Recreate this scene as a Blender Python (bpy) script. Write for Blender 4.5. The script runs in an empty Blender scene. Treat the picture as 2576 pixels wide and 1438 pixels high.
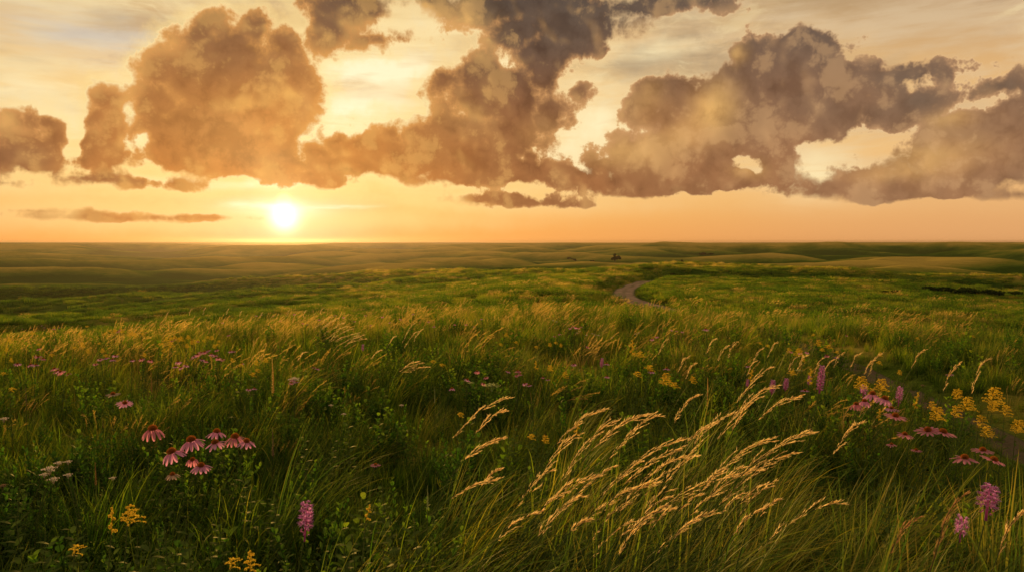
import bpy, math, random
import numpy as np
from mathutils import Vector, Matrix
R = math.radians
scene = bpy.context.scene
COL = scene.collection
rng = random.Random(7)

# ------------------------------------------------------------ camera
CAMZ = 1.8
PITCH = math.atan((719 - 607.5) / 1717.33)          # looking slightly down
FOC = 1717.33                                        # focal length in photo pixels (2576 wide)
cam_data = bpy.data.cameras.new('camera')
cam_data.lens = 24; cam_data.sensor_width = 36
cam_data.clip_start = 0.05; cam_data.clip_end = 90000
camera = bpy.data.objects.new('camera', cam_data); COL.objects.link(camera)
camera.location = (0, 0, CAMZ)
camera.rotation_euler = (R(90) - PITCH, 0, 0)
scene.camera = camera

def ray(X, Y):
    """unit direction of a photo pixel (2576 x 1438 frame)"""
    x = (X - 1288) / FOC; u = (719 - Y) / FOC
    c, s = math.cos(PITCH), math.sin(PITCH)
    v = Vector((x, c + u * s, -s + u * c)); v.normalize()
    return v

# ------------------------------------------------------------ render settings
scene.render.engine = 'CYCLES'
scene.view_settings.view_transform = 'Standard'
scene.view_settings.look = 'None'
scene.view_settings.exposure = 0.0
scene.view_settings.gamma = 1.0
cy = scene.cycles
cy.max_bounces = 5; cy.diffuse_bounces = 3; cy.glossy_bounces = 1
cy.transmission_bounces = 3; cy.transparent_max_bounces = 4; cy.volume_bounces = 1
cy.caustics_reflective = False; cy.caustics_refractive = False
cy.use_denoising = True
try: cy.denoiser = 'OPENIMAGEDENOISE'
except Exception: pass

SUN_EL, SUN_AZ = 3.2, math.degrees(math.atan2((718 - 1288) / FOC, 1.0))   # azimuth from +Y towards +X (negative = left)
# ------------------------------------------------------------ numpy gradient noise (terrain, patches, cloud layout)
_g = np.random.default_rng(11)
_perm = _g.permutation(512)
_ang = _g.random(512) * 2 * np.pi
_NGX, _NGY = np.cos(_ang), np.sin(_ang)
def pnoise(x, y):
    x = np.asarray(x, float); y = np.asarray(y, float)
    xi = np.floor(x).astype(np.int64); yi = np.floor(y).astype(np.int64)
    xf, yf = x - xi, y - yi
    u = xf * xf * xf * (xf * (xf * 6 - 15) + 10); v = yf * yf * yf * (yf * (yf * 6 - 15) + 10)
    def g(i, j, fx, fy):
        h = _perm[(_perm[i & 511] + j) & 511]
        return _NGX[h] * fx + _NGY[h] * fy
    a = g(xi, yi, xf, yf); b = g(xi + 1, yi, xf - 1, yf)
    c = g(xi, yi + 1, xf, yf - 1); d = g(xi + 1, yi + 1, xf - 1, yf - 1)
    return (a + (b - a) * u + (c - a) * v + (a - b - c + d) * u * v) * 1.5
def fbm(x, y, octaves=4, gain=.5, lac=2.03):
    s = 0; a = 1; t = 0
    for k in range(octaves):
        s = s + a * pnoise(x + 17.3 * k, y - 9.1 * k); t += a
        a *= gain; x = x * lac; y = y * lac
    return s / t
def sstep(x, a, b):
    t = np.clip((np.asarray(x, float) - a) / (b - a), 0, 1); return t * t * (3 - 2 * t)
def grid_mesh(name, co, nu, nv, wrap=False):
    """co: (nv, nu, 3) grid -> mesh with quads"""
    me = bpy.data.meshes.new(name)
    idx = np.arange(nu * nv).reshape(nv, nu)
    if wrap: idx = np.concatenate([idx, idx[:, :1]], 1)
    q = np.stack([idx[:-1, :-1], idx[:-1, 1:], idx[1:, 1:], idx[1:, :-1]], -1).reshape(-1, 4)
    fast_mesh(me, co.reshape(-1, 3), q)
    return me
def fast_mesh(me, co, quads, smooth=True):
    n, m = len(co), len(quads)
    me.vertices.add(n); me.vertices.foreach_set('co', np.ascontiguousarray(co, np.float32).ravel())
    me.loops.add(m * 4); me.loops.foreach_set('vertex_index', np.ascontiguousarray(quads, np.int32).ravel())
    me.polygons.add(m); me.polygons.foreach_set('loop_start', np.arange(0, m * 4, 4, dtype=np.int32))
    me.polygons.foreach_set('use_smooth', np.full(m, smooth))
    me.update(calc_edges=True)
def fattr(me, name, arr, kind='FLOAT'):
    at = me.attributes.new(name, kind, 'POINT')
    at.data.foreach_set('value' if kind in ('FLOAT', 'INT') else 'vector', np.ascontiguousarray(arr, np.int32 if kind == 'INT' else np.float32).ravel())
# ------------------------------------------------------------ node helper
class NT:
    def __init__(self, tree): self.t = tree; self.n = tree.nodes; self.l = tree.links
    def add(self, ty, ins=None, **props):
        nd = self.n.new(ty)
        for k, v in props.items(): setattr(nd, k, v)
        for k, v in (ins or {}).items(): self.put(nd.inputs[k], v)
        return nd
    def put(self, sock, v):
        if isinstance(v, bpy.types.NodeSocket): self.l.new(v, sock)
        else: sock.default_value = v
    def m(self, op, a, b=None, c=None, clamp=False):
        nd = self.n.new('ShaderNodeMath'); nd.operation = op; nd.use_clamp = clamp
        self.put(nd.inputs[0], a)
        if b is not None: self.put(nd.inputs[1], b)
        if c is not None: self.put(nd.inputs[2], c)
        return nd.outputs[0]
    def v(self, op, a, b=None, c=None):
        nd = self.n.new('ShaderNodeVectorMath'); nd.operation = op
        self.put(nd.inputs[0], a)
        if b is not None: self.put(nd.inputs[3 if op == 'SCALE' else 1], b)
        if c is not None: self.put(nd.inputs[2], c)
        return nd.outputs['Value' if op in ('LENGTH', 'DOT_PRODUCT', 'DISTANCE') else 'Vector']
    def ss(self, x, a, b, lo=0.0, hi=1.0, kind='SMOOTHSTEP'):
        nd = self.add('ShaderNodeMapRange', {0: x, 1: a, 2: b, 3: lo, 4: hi}, interpolation_type=kind)
        return nd.outputs[0]
    def mix(self, f, a, b, blend='MIX'):
        nd = self.n.new('ShaderNodeMix'); nd.data_type = 'RGBA'; nd.blend_type = blend
        self.put(nd.inputs[0], f)
        for s, v in ((nd.inputs[6], a), (nd.inputs[7], b)):
            if isinstance(v, tuple): v = (*v, 1.0) if len(v) == 3 else v
            self.put(s, v)
        return nd.outputs[2]
    def noise(self, vec, scale, detail=4, rough=.5, dist=0.0, lac=2.0, dims='3D', col=False):
        nd = self.add('ShaderNodeTexNoise', {'Scale': scale, 'Detail': detail, 'Roughness': rough, 'Distortion': dist, 'Lacunarity': lac}, noise_dimensions=dims)
        if vec is not None: self.put(nd.inputs['Vector'], vec)
        return nd.outputs['Color' if col else 'Fac']
    def ramp(self, f, stops, interp='LINEAR'):
        nd = self.n.new('ShaderNodeValToRGB'); cr = nd.color_ramp; cr.interpolation = interp
        while len(cr.elements) < len(stops): cr.elements.new(.5)
        for e, (p, c) in zip(cr.elements, stops): e.position = p; e.color = (*c, 1) if len(c) == 3 else c
        self.put(nd.inputs[0], f)
        return nd.outputs[0]

def lin(r, g, b):
    return tuple(((v / 255 + .055) / 1.055) ** 2.4 if v > 10 else v / 255 / 12.92 for v in (r, g, b))

# ------------------------------------------------------------ world: Nishita sky behind the cloud shell
world = bpy.data.worlds.new('World'); scene.world = world; world.use_nodes = True
wt = world.node_tree; wt.nodes.clear(); W = NT(wt)
sky = W.add('ShaderNodeTexSky', sky_type='NISHITA', sun_disc=False, sun_elevation=R(SUN_EL), sun_rotation=R(SUN_AZ), altitude=300, air_density=1.2, dust_density=3.0, ozone_density=1.0)
bg = W.add('ShaderNodeBackground', {'Color': sky.outputs[0], 'Strength': .05})
W.add('ShaderNodeOutputWorld', {'Surface': bg.outputs[0]})
world.cycles.sampling_method = 'NONE'

# ------------------------------------------------------------ sky dome: layout of the cloud masses per vertex, texture by nodes
def sky_pos(X, Y):
    d = ray(X, Y); return math.atan2(d.x, d.y), math.atan2(d.z, math.hypot(d.x, d.y))
def blob_in(X, Y, rx, ry):
    a, e = sky_pos(X, Y)
    a1, _ = sky_pos(X + rx, Y); a0, _ = sky_pos(X - rx, Y)
    _, e1 = sky_pos(X, Y - ry); _, e0 = sky_pos(X, Y + ry)
    return a, e, (a1 - a0) / 2, (e1 - e0) / 2
# cumulus masses: (X, Y, rx, ry) in photo pixels -> bearing / elevation
CUMULUS = [
 (108,298,44,24),(134,338,38,34),(88,372,62,32),(36,402,72,32),(95,412,90,24),
 (258,258,48,32),(230,296,36,28),(304,325,42,46),(218,360,40,34),(275,385,56,42),(245,410,70,18),
 (525,92,62,46),(655,78,44,44),(600,135,130,62),(725,118,52,56),(400,190,42,46),(470,205,80,62),(600,225,180,105),
 (735,215,80,80),(775,225,44,42),(395,262,60,56),(560,335,200,92),(425,345,80,62),(690,330,85,78),(600,395,220,44),(475,400,135,34),(680,408,90,28),(745,290,40,50),
 (285,456,130,12),(20,462,28,5),(450,465,14,4),
 (848,358,48,36),(892,378,56,34),(800,385,50,30),(985,338,34,32),(968,375,60,34),(860,415,120,32),(820,452,80,20),(1010,408,120,34),(1060,350,44,40),
 (1185,202,58,44),(1115,205,46,36),(1190,265,76,56),(1225,205,30,40),(1310,255,64,76),(1395,290,52,52),(1300,335,110,66),(1150,335,84,56),(1180,400,140,52),(1345,385,46,34),(1290,425,150,38),(1150,448,120,18),
 (1330,14,190,44),(1420,64,140,66),(1100,8,110,20),(1370,140,80,64),(1290,80,80,52),(1440,90,90,64),(1375,200,52,50),(1230,30,110,46),(1480,45,90,44),(1600,12,170,22),(1452,233,26,18),
 (825,60,50,62),(855,15,90,38),(935,15,60,30),(800,20,46,36),(960,95,60,14),
 (1430,440,90,22),(1600,460,200,30),(1750,452,200,40),(1530,412,90,30),(1650,385,90,44),(1575,392,36,28),
 (1650,222,48,36),(1712,228,80,44),(1635,275,42,42),(1720,295,86,54),(1800,335,110,80),(1800,262,90,60),
 (1885,150,62,52),(1860,200,80,50),(1955,185,130,86),(2020,120,90,46),(2060,240,120,80),(2000,305,160,60),(1935,375,50,56),(2130,295,130,40),(2250,265,130,42),
 (2200,198,70,24),(2310,180,95,15),(2335,245,44,20),
 (2500,228,76,26),(2570,212,60,22),
 (2450,335,100,56),(2540,385,100,80),(2330,400,110,34),(2240,440,130,26),(2150,468,200,22),(2300,478,180,26),(2440,440,110,40),(2050,488,120,12),(2540,310,60,60),(2550,490,60,12),
 (1250,500,90,9),(1310,513,60,7),(180,546,150,6),(490,549,170,6),(105,530,60,4),(1400,516,24,2),
 (-120,330,130,90),(-260,380,160,60),(2760,330,150,120),(2950,420,220,60)]
HOLES = [(1878,424,14,7,.010),(1896,434,12,6,.009),(384,352,20,18,.020),(445,350,12,10,.012),(335,300,18,40,.012),(185,330,22,60,.02),(1262,372,12,14,.012)]

GAPS = [(930,175,170,26,.75),(860,310,90,60,.6),(1500,330,110,90,.85),(1440,390,70,40,.5),(950,260,140,110,.35),(1270,180,30,50,.6),(1010,110,120,60,.35),
        (2050,440,130,60,.55),(350,350,40,30,.5),(240,120,190,50,.12),(60,290,160,110,.30),(330,250,60,60,.3),(1640,130,110,24,.4),(1130,40,60,60,.4),(705,528,110,20,.55),(640,520,70,7,.35),(850,520,80,4,.4),(1240,240,110,90,.3),(700,455,60,20,.6),(540,462,200,12,.35),(1450,420,70,30,.5)]
COOL = [(300,110,260,60,.5),(120,60,200,40,.25),(420,150,90,40,.3)]
LIT = [(1800,280,60,56,.85),(1640,240,40,50,.35),(1560,380,130,36,.5),(1700,340,70,40,.3),(2330,390,120,40,.5),(2400,300,60,30,.45),(2250,430,120,24,.25),(600,330,130,60,.30),(660,400,130,30,.25),
       (1120,60,90,60,.5),(1180,300,60,40,.2),(1760,150,40,40,.5),(1850,130,22,30,.6),(1880,430,40,24,.5),(690,180,40,60,.1),(770,260,30,60,.3),(1380,330,60,40,.25)]
DARK = [(2500,228,90,34,.9),(2300,190,130,30,.75),(2330,245,60,30,.7),(1400,90,120,80,.55),(840,50,80,80,.35),(600,140,150,80,.25),(2000,290,160,60,.25),(2060,100,140,60,.25),(2200,290,120,40,.3),(280,456,140,16,.3),(1600,15,180,30,.4),(60,400,90,40,.3),(2540,470,100,40,.2)]

def dome_lines():
    fa = np.arange(-50, 50.001, .19); ba = np.arange(54, 306.001, 4.0)
    azs = np.radians(np.concatenate([fa, ba]))
    els = np.radians(np.concatenate([[-6, -4.5, -3, -2, -1], np.arange(0, 31, .15), np.arange(31, 40, .5), np.arange(40, 89, 3.0), [89.6]]))
    return azs, els
AZ, EL = dome_lines()
GA, GE = np.meshgrid((AZ + np.pi) % (2 * np.pi) - np.pi, EL)
wx = GA + .020 * fbm(GA * 9 + 3, GE * 9, 4) + .007 * fbm(GA * 40, GE * 40 + 5, 3)
wy = GE + .012 * fbm(GA * 9 - 8, GE * 9 + 40, 4) * np.clip(GE / .1, .15, 1) + .005 * fbm(GA * 40 + 9, GE * 40, 3) * np.clip(GE / .1, .15, 1)
F = np.full(GA.shape, -1.0)
for (X, Y, rx, ry) in CUMULUS:
    a, e, ra, re_ = blob_in(X, Y, rx, ry)
    q = np.hypot((wx - a) / ra, (wy - e) / re_); r_ = min(ra, re_)
    s = r_ * (1 - q); k = .008
    h = np.clip(.5 + .5 * (s - F) / k, 0, 1)
    F = F * (1 - h) + s * h + k * h * (1 - h)
for (X, Y, rx, ry, am) in HOLES:
    a, e, ra, re_ = blob_in(X, Y, rx, ry)
    F = F - am * (1 - sstep(np.hypot((wx - a) / ra, (wy - e) / re_), .1, 1.9))
outm = np.maximum(sstep(np.abs(GA), .85, 1.05), sstep(GE, .46, .6))
cx, cyy = np.sin(GA) * np.cos(GE), np.cos(GA) * np.cos(GE)
gen = .12 * (fbm(cx * 3 + 5, cyy * 3 + np.sin(GE) * 2, 5) - .02)
F = F * (1 - outm) + gen * outm
F = np.clip(F, -.12, .12)
# which way each part of the cloud faces, seen from the sun
_sx, _sy = R(SUN_AZ) - GA, R(1.7) - GE
_sn = np.hypot(_sx, _sy) + 1e-6
_gy, _gx2 = np.gradient(F + .008 * fbm(GA * 17, GE * 17, 2) + .0015 * fbm(GA * 60, GE * 60, 2), EL, axis=0), np.gradient(F + .008 * fbm(GA * 17, GE * 17, 2) + .0015 * fbm(GA * 60, GE * 60, 2), axis=1) / np.gradient(np.unwrap(AZ))[None, :]
SIDE = np.clip(-(_gx2 * _sx + _gy * _sy) / _sn, -1.2, 1.2)
def spotf(lst):
    acc = np.zeros(GA.shape)
    for (X, Y, rx, ry, am) in lst:
        a, e, ra, re_ = blob_in(X, Y, rx, ry)
        acc += am * np.exp(-((wx - a) / ra) ** 2 - ((wy - e) / re_) ** 2)
    return acc
RAD = 42000.0
co = np.stack([RAD * np.sin(GA) * np.cos(GE), RAD * np.cos(GA) * np.cos(GE), RAD * np.sin(GE)], -1)
sme = grid_mesh('sky', co, len(AZ), len(EL), wrap=True)
fattr(sme, 'depth', F); fattr(sme, 'side', SIDE); fattr(sme, 'gap', np.minimum(spotf(GAPS), 1.2)); fattr(sme, 'cool', spotf(COOL))
fattr(sme, 'lit', spotf(LIT)); fattr(sme, 'drk', spotf(DARK))
fattr(sme, 'pos', np.stack([GA, GE, np.zeros_like(GA)], -1), 'FLOAT_VECTOR')
sky_ob = bpy.data.objects.new('sky', sme); COL.objects.link(sky_ob); sky_ob['kind'] = 'structure'
sm = bpy.data.materials.new('sky_air_and_cloud'); sm.use_nodes = True; sm.node_tree.nodes.clear(); W = NT(sm.node_tree)
sm.cycles.emission_sampling = 'NONE'
sme.materials.append(sm)
def A(name, vec=False):
    return W.add('ShaderNodeAttribute', attribute_name=name).outputs['Vector' if vec else 'Fac']
P = A('pos', True)
sp = W.add('ShaderNodeSeparateXYZ', {0: P}); az, el = sp.outputs[0], sp.outputs[1]
f = A('depth')
sunP = (R(SUN_AZ), R(1.9), 0.0)
warp2 = W.v('SUBTRACT', W.noise(P, 30.0, 2, .55, col=True), (.5, .5, .5))
def billow(p):
    v1 = W.add('ShaderNodeTexVoronoi', {'Vector': p, 'Scale': 24.0, 'Detail': 3.0, 'Roughness': .6, 'Lacunarity': 2.3, 'Smoothness': .3}, feature='SMOOTH_F1', voronoi_dimensions='2D', normalize=True).outputs['Distance']
    n1 = W.noise(p, 11.0, 7, .60, dims='2D')
    return W.m('MULTIPLY_ADD', v1, -.8, n1)
Pb = W.v('MULTIPLY_ADD', warp2, (.014, .010, 0.0), P)
b0 = billow(Pb)
def lumps(p):
    v1 = W.add('ShaderNodeTexVoronoi', {'Vector': p, 'Scale': 15.0, 'Detail': 1.0, 'Roughness': .5, 'Lacunarity': 2.4, 'Smoothness': .5}, feature='SMOOTH_F1', voronoi_dimensions='2D', normalize=True).outputs['Distance']
    return W.m('MULTIPLY_ADD', v1, -.9, W.noise(p, 9.0, 3, .5, dims='2D'))
tosun = W.v('SUBTRACT', sunP, P)
Pb2 = W.v('MULTIPLY_ADD', W.v('NORMALIZE', tosun), (.010, .010, 0.0), Pb)
relief = W.m('ADD', W.m('SUBTRACT', lumps(Pb), lumps(Pb2)), W.m('MULTIPLY', A('side'), .045))
amp = W.ss(el, .02, .16, .012, .052)
D = W.m('MULTIPLY_ADD', W.m('SUBTRACT', b0, .07), amp, f)
soft = W.m('MULTIPLY', W.ss(el, .24, .36, .0038, .0095), W.ss(W.noise(P, 8.0, 2, .5), .42, .66, .8, 3.2))
alpha = W.ss(W.m('DIVIDE', D, soft, clamp=True), 0.0, 1.0)
dsun = W.v('LENGTH', tosun)
thick = W.m('DIVIDE', D, W.m('MULTIPLY', W.ss(el, .05, .18, .008, .036), W.ss(dsun, .10, .75, 1.35, .85)), clamp=True)
dsun_flat = W.v('LENGTH', W.v('MULTIPLY', tosun, (.55, 1.6, 0.0)))
# ---- clear sky and high veil
elc = W.m('MULTIPLY', el, 2.0)
base = W.ramp(elc, [(0.0, lin(240,156,76)), (.10, lin(247,184,98)), (.22, lin(250,206,124)), (.42, lin(240,200,134)), (.62, lin(206,174,128)), (.78, lin(160,136,106)), (1.0, lin(134,122,106))], 'B_SPLINE')
right = W.ss(az, -.1, .75)
base = W.mix(right, base, W.ramp(elc, [(0.0, lin(222,160,104)), (.12, lin(232,176,114)), (.30, lin(236,184,118)), (.50, lin(206,162,112)), (.66, lin(150,124,96)), (.88, lin(124,108,90))], 'B_SPLINE'))
# streaky veil (long thin bands)
Ps = W.v('MULTIPLY', P, (1.0, 4.6, 1.0))
Ps = W.add('ShaderNodeVectorRotate', {'Vector': Ps, 'Angle': R(-12)}, rotation_type='Z_AXIS').outputs[0]
st = W.noise(Ps, 4.2, 6, .55, .6)
st2 = W.noise(W.v('MULTIPLY', P, (1.0, 7.0, 1.0)), 9.0, 5, .6, .4)
veil = W.m('ADD', W.m('MULTIPLY', st, .7), W.m('MULTIPLY', st2, .3))
veil = W.m('MULTIPLY', W.ss(veil, .40, .62), W.ss(el, .03, .14))
bright = W.mix(W.ss(dsun, .1, .75), lin(255,236,178), lin(222,196,158))
base = W.mix(W.m('MULTIPLY', veil, .62), base, bright)
darkv = W.m('MULTIPLY', W.ss(W.noise(Ps, 3.1, 5, .5, .3), .50, .68), W.ss(el, .10, .26))
base = W.mix(W.m('MULTIPLY', darkv, .75), base, lin(158,136,110))
alto = W.noise(W.v('MULTIPLY', Pb, (1.0, 2.2, 1.0)), 13.0, 6, .62, .5)
altm = W.m('MULTIPLY', W.ss(el, .10, .20), W.ss(W.noise(P, 3.3, 2, .5), .42, .60))
base = W.mix(W.m('MULTIPLY', W.m('MULTIPLY', W.ss(alto, .50, .66), altm), .55), base, W.mix(W.ss(dsun, .2, .8), lin(196,150,92), lin(150,126,102)))
base = W.mix(W.m('MULTIPLY', W.m('MULTIPLY', W.ss(alto, .50, .34), altm), .45), base, lin(255,234,178))
gap = A('gap')
gap = W.m('MULTIPLY', gap, W.ss(st2, .30, .60, .6, 1.15))
base = W.mix(W.m('MINIMUM', W.m('MULTIPLY', gap, 1.4), 1.0), base, W.mix(W.ss(dsun, .06, .6), lin(255,246,206), lin(255,234,182)))
# blue-grey window high on the left
cool = A('cool')
base = W.mix(W.m('MULTIPLY', cool, W.ss(st2, .35, .6, .5, 1.0)), base, lin(196,190,186))
# glow round the sun
glow = W.m('EXPONENT', W.m('MULTIPLY', W.m('POWER', dsun, 1.0), -6.0))
base = W.mix(1.0, base, W.v('SCALE', W.add('ShaderNodeCombineXYZ', {0: .10, 1: .045, 2: .02}).outputs[0], glow), 'ADD')
g2 = W.m('EXPONENT', W.m('MULTIPLY', W.m('MULTIPLY', dsun_flat, dsun_flat), -260.0))
base = W.mix(1.0, base, W.v('SCALE', W.add('ShaderNodeCombineXYZ', {0: .22, 1: .15, 2: .20}).outputs[0], g2), 'ADD')

# ---- cloud shading
core = W.mix(W.ss(el, .08, .36), lin(160,106,64), lin(84,72,64))
core = W.mix(W.ss(az, .0, .6), core, W.mix(W.ss(el, .06, .34), lin(158,116,82), lin(104,90,80)))
core = W.mix(W.m('MULTIPLY', W.ss(dsun, .40, .02), .70), core, lin(236,154,68))
lit = A('lit'); drk = A('drk')
core = W.mix(W.m('MINIMUM', W.m('MULTIPLY', lit, .9), 1.0), core, lin(244,190,112))
core = W.mix(W.m('MINIMUM', W.m('MULTIPLY', drk, .8), 1.0), core, lin(112,94,78))
rel = W.m('MULTIPLY', relief, 1.0)
hi = W.ss(rel, .0, .36)
lo = W.ss(rel, 0.0, -.26)
lite = W.mix(W.ss(dsun, .08, .8), lin(255,196,104), lin(226,178,124))
core = W.mix(W.m('MULTIPLY', hi, .58), core, lite)
core = W.mix(W.m('MULTIPLY', lo, .55), core, W.mix(1.0, core, (.60, .56, .56), 'MULTIPLY'))
big = W.noise(Pb, 9.0, 4, .55)
core = W.mix(W.ss(big, .42, .66, 0.0, .28), core, W.mix(1.0, core, (1.45, 1.30, 1.12), 'MULTIPLY'))
core = W.mix(W.ss(b0, .28, .46, 0.0, .30), core, lite)
core = W.mix(W.ss(b0, .27, .04, 0.0, .55), core, W.mix(1.0, core, (.62, .56, .54), 'MULTIPLY'))
rim = W.mix(W.ss(dsun, .05, .8), lin(255,238,176), lin(255,220,162))
thick2 = W.m('POWER', thick, W.ss(dsun, .1, .7, .70, .50))
midc = W.mix(W.ss(dsun, .05, .7), lin(240,168,84), lin(206,158,112))
cloud = W.mix(W.ss(thick2, 0.05, .38, kind='LINEAR'), rim, midc)
cloud = W.mix(W.ss(thick2, .18, .66), cloud, core)
fringe = W.m('MULTIPLY', W.ss(D, -.022, .002), W.ss(dsun, .85, .1, .10, .55))
base = W.mix(fringe, base, W.mix(W.ss(dsun, .05, .6), lin(255,226,146), lin(246,204,142)))
final = W.mix(alpha, base, cloud)
# sun itself, seen through thin air at the horizon
halo = W.m('EXPONENT', W.m('MULTIPLY', dsun, -30.0))
final = W.mix(1.0, final, W.v('SCALE', W.add('ShaderNodeCombineXYZ', {0: .50, 1: .30, 2: .15}).outputs[0], halo), 'ADD')
g3 = W.m('EXPONENT', W.m('MULTIPLY', W.m('MULTIPLY', dsun, dsun), -3600.0))
final = W.mix(1.0, final, W.v('SCALE', W.add('ShaderNodeCombineXYZ', {0: 1.5, 1: 1.3, 2: 1.0}).outputs[0], g3), 'ADD')

# the part of the sky overhead and behind: out of view, brightness added to lift ambient light on the meadow
over = W.m('MAXIMUM', W.ss(el, .45, .85), W.ss(W.m('ABSOLUTE', az), .85, 1.4))
final = W.v('SCALE', W.mix(over, final, W.mix(.5, final, lin(214,196,170))), W.m('MULTIPLY_ADD', over, .12, 1.0))
em = W.add('ShaderNodeEmission', {'Color': final, 'Strength': 1.0})
tr = W.add('ShaderNodeBsdfTransparent', {'Color': W.mix(alpha, (.10, .10, .10), (0.0, 0.0, 0.0))})
clear = W.ss(W.v('DISTANCE', P, (R(SUN_AZ), R(SUN_EL), 0.0)), .007, .013)
tr2 = W.add('ShaderNodeBsdfTransparent', {'Color': W.mix(clear, (1.0, 1.0, 1.0), tr.inputs['Color'].links[0].from_socket)})
ad = W.add('ShaderNodeAddShader', {0: em.outputs[0], 1: tr2.outputs[0]})
W.add('ShaderNodeOutputMaterial', {'Surface': ad.outputs[0]})
# ------------------------------------------------------------ terrain: height by distance and bearing, then hills
COLS = [-500, 0, 430, 860, 1290, 1650, 2000, 2300, 2576, 3100]
TZ = {0.01: [0]*10, 3: [0]*10, 8: [-.05]*10, 12: [-.10,-.10,-.10,-.10,-.10,-.10,-.10,-.10,-.12,-.12],
      15: [-.26,-.24,-.22,-.20,-.18,-.18,-.18,-.20,-.24,-.26], 22: [-1.6,-1.5,-1.25,-.95,-.62,-.62,-.66,-.75,-.92,-1.0],
      35: [-5.4,-5.2,-4.6,-3.2,-2.0,-2.3,-2.3,-2.7,-3.4,-3.6]}
TY = {60: [870,860,830,778,748,764,758,772,800,810], 100: [840,830,800,757,717,729,724,742,772,790],
      150: [806,800,782,737,695,700,699,722,752,765], 220: [772,768,752,722,690,690,691,707,738,750],
      350: [735,733,728,710,693,697,703,712,718,722], 600: [700,698,694,688,675,672,677,684,690,694],
      1000: [674,672,670,666,656,655,655,660,665,668], 1800: [648,648,646,641,640,638,640,643,645,646],
      3200: [629,629,629,628,627,626,626,627,628,629], 6000: [617]*10, 12000: [611.6]*10, 16000: [610.3]*10}
def _col_az(X): return math.atan((X - 1288) / FOC)
_raz = np.array([_col_az(X) for X in COLS])
_rows = []
for r_, zs in TZ.items(): _rows.append((r_, zs))
for r_, ys in TY.items(): _rows.append((r_, [CAMZ - r_ * (y - 607.5) / FOC * math.cos(a) for y, a in zip(ys, _raz)]))
_lr = np.log([q[0] for q in _rows]); _tab = np.array([q[1] for q in _rows])
_fl = np.linspace(_lr[0], _lr[-1], 900); _fa = np.linspace(_raz[0], _raz[-1], 240)
_t1 = np.array([np.interp(_fa, _raz, row) for row in _tab])
_t2 = np.array([np.interp(_fl, _lr, _t1[:, j]) for j in range(len(_fa))]).T
def _gauss(a, s, ax):
    n = int(3 * s); k = np.exp(-.5 * (np.arange(-n, n + 1) / s) ** 2); k /= k.sum()
    p = np.pad(a, [(n, n) if i == ax else (0, 0) for i in range(2)], mode='edge')
    return np.apply_along_axis(lambda v: np.convolve(v, k, mode='valid'), ax, p)
_far = np.maximum(1, np.exp(_fl))[:, None]
_t2 = _gauss(_gauss(_t2 / _far, 9, 0), 8, 1) * _far

ROADPX = [(1760,694),(1700,696),(1650,702),(1605,711),(1572,724),(1566,740),(1590,753),(1640,764)]
ROAD = []
def hills(x, y, tone=False):
    r = np.hypot(x, y)
    ca, sa = math.cos(.22), math.sin(.22)
    X2, Y2 = x * ca + y * sa, -x * sa + y * ca
    def dune(a, b, o):                               # rounded crests, wide swales
        n = fbm(a, b, o, .42); return 1 - 2.0 * np.sqrt(n * n + .012)
    az_, lr_ = np.arctan2(x, y), np.log(np.maximum(r, 1.0))
    q1 = dune(az_ * 1.35 + lr_ * .55 + 3.1, lr_ * 2.1 - az_ * .9 + 7.7, 2)          # broad whalebacks
    q2 = dune(az_ * 3.4 - lr_ * .8 - 1.0, lr_ * 4.4 + az_ * 1.4 - 3.0, 2)           # smaller spurs between them
    q3 = fbm(X2 / 90 + 5.3, Y2 / 55 - 8.2, 3)
    amp_ = np.interp(lr_, np.log([90, 150, 300, 1600, 4000, 9000, 15000]), [0, .014, .042, .036, .008, .0022, .0012])
    left_ = 1 - sstep(az_, -.38, -.05)
    amp_ = np.maximum(amp_, left_ * .030 * sstep(r, 48, 95) * (1 - sstep(r, 200, 400)))
    z = r * amp_ * ((q1 - .42) + .45 * (q2 - .42)) + sstep(r, 150, 400) * (1 - sstep(r, 1500, 4000)) * 1.6 * q3
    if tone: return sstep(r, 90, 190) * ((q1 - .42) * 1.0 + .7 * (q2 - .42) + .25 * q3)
    return z
def base_h(x, y):
    r = np.maximum(np.hypot(x, y), .02); a = np.arctan2(x, y)
    behind = sstep(np.abs(a), 1.0, 1.6)
    u = np.clip((np.log(r) - _fl[0]) / (_fl[1] - _fl[0]), 0, len(_fl) - 1.001); v = np.clip((a - _fa[0]) / (_fa[1] - _fa[0]), 0, len(_fa) - 1.001)
    i = u.astype(int); j = v.astype(int); fu = u - i; fv = v - j
    z = _t2[i, j] * (1 - fu) * (1 - fv) + _t2[i + 1, j] * fu * (1 - fv) + _t2[i, j + 1] * (1 - fu) * fv + _t2[i + 1, j + 1] * fu * fv
    zb = -np.clip(r - 10, 0, 400) * .045 - np.clip(r - 410, 0, 1e5) * .0004
    z = z * (1 - behind) + zb * behind
    z = z + sstep(r, 25, 90) * .28 * fbm(x / 14, y / 11, 3)
    z = z + hills(x, y)
    z = z + .03 * sstep(r, .5, 4) * fbm(x / 1.3, y / 1.3, 3)
    # the knob on the horizon at the right
    kx, ky = 4200 * math.sin(_col_az(2505)), 4200 * math.cos(_col_az(2505))
    z = z + 14 * np.exp(-(((x - kx) / 130) ** 2 + ((y - ky) / 260) ** 2))
    return z
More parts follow.
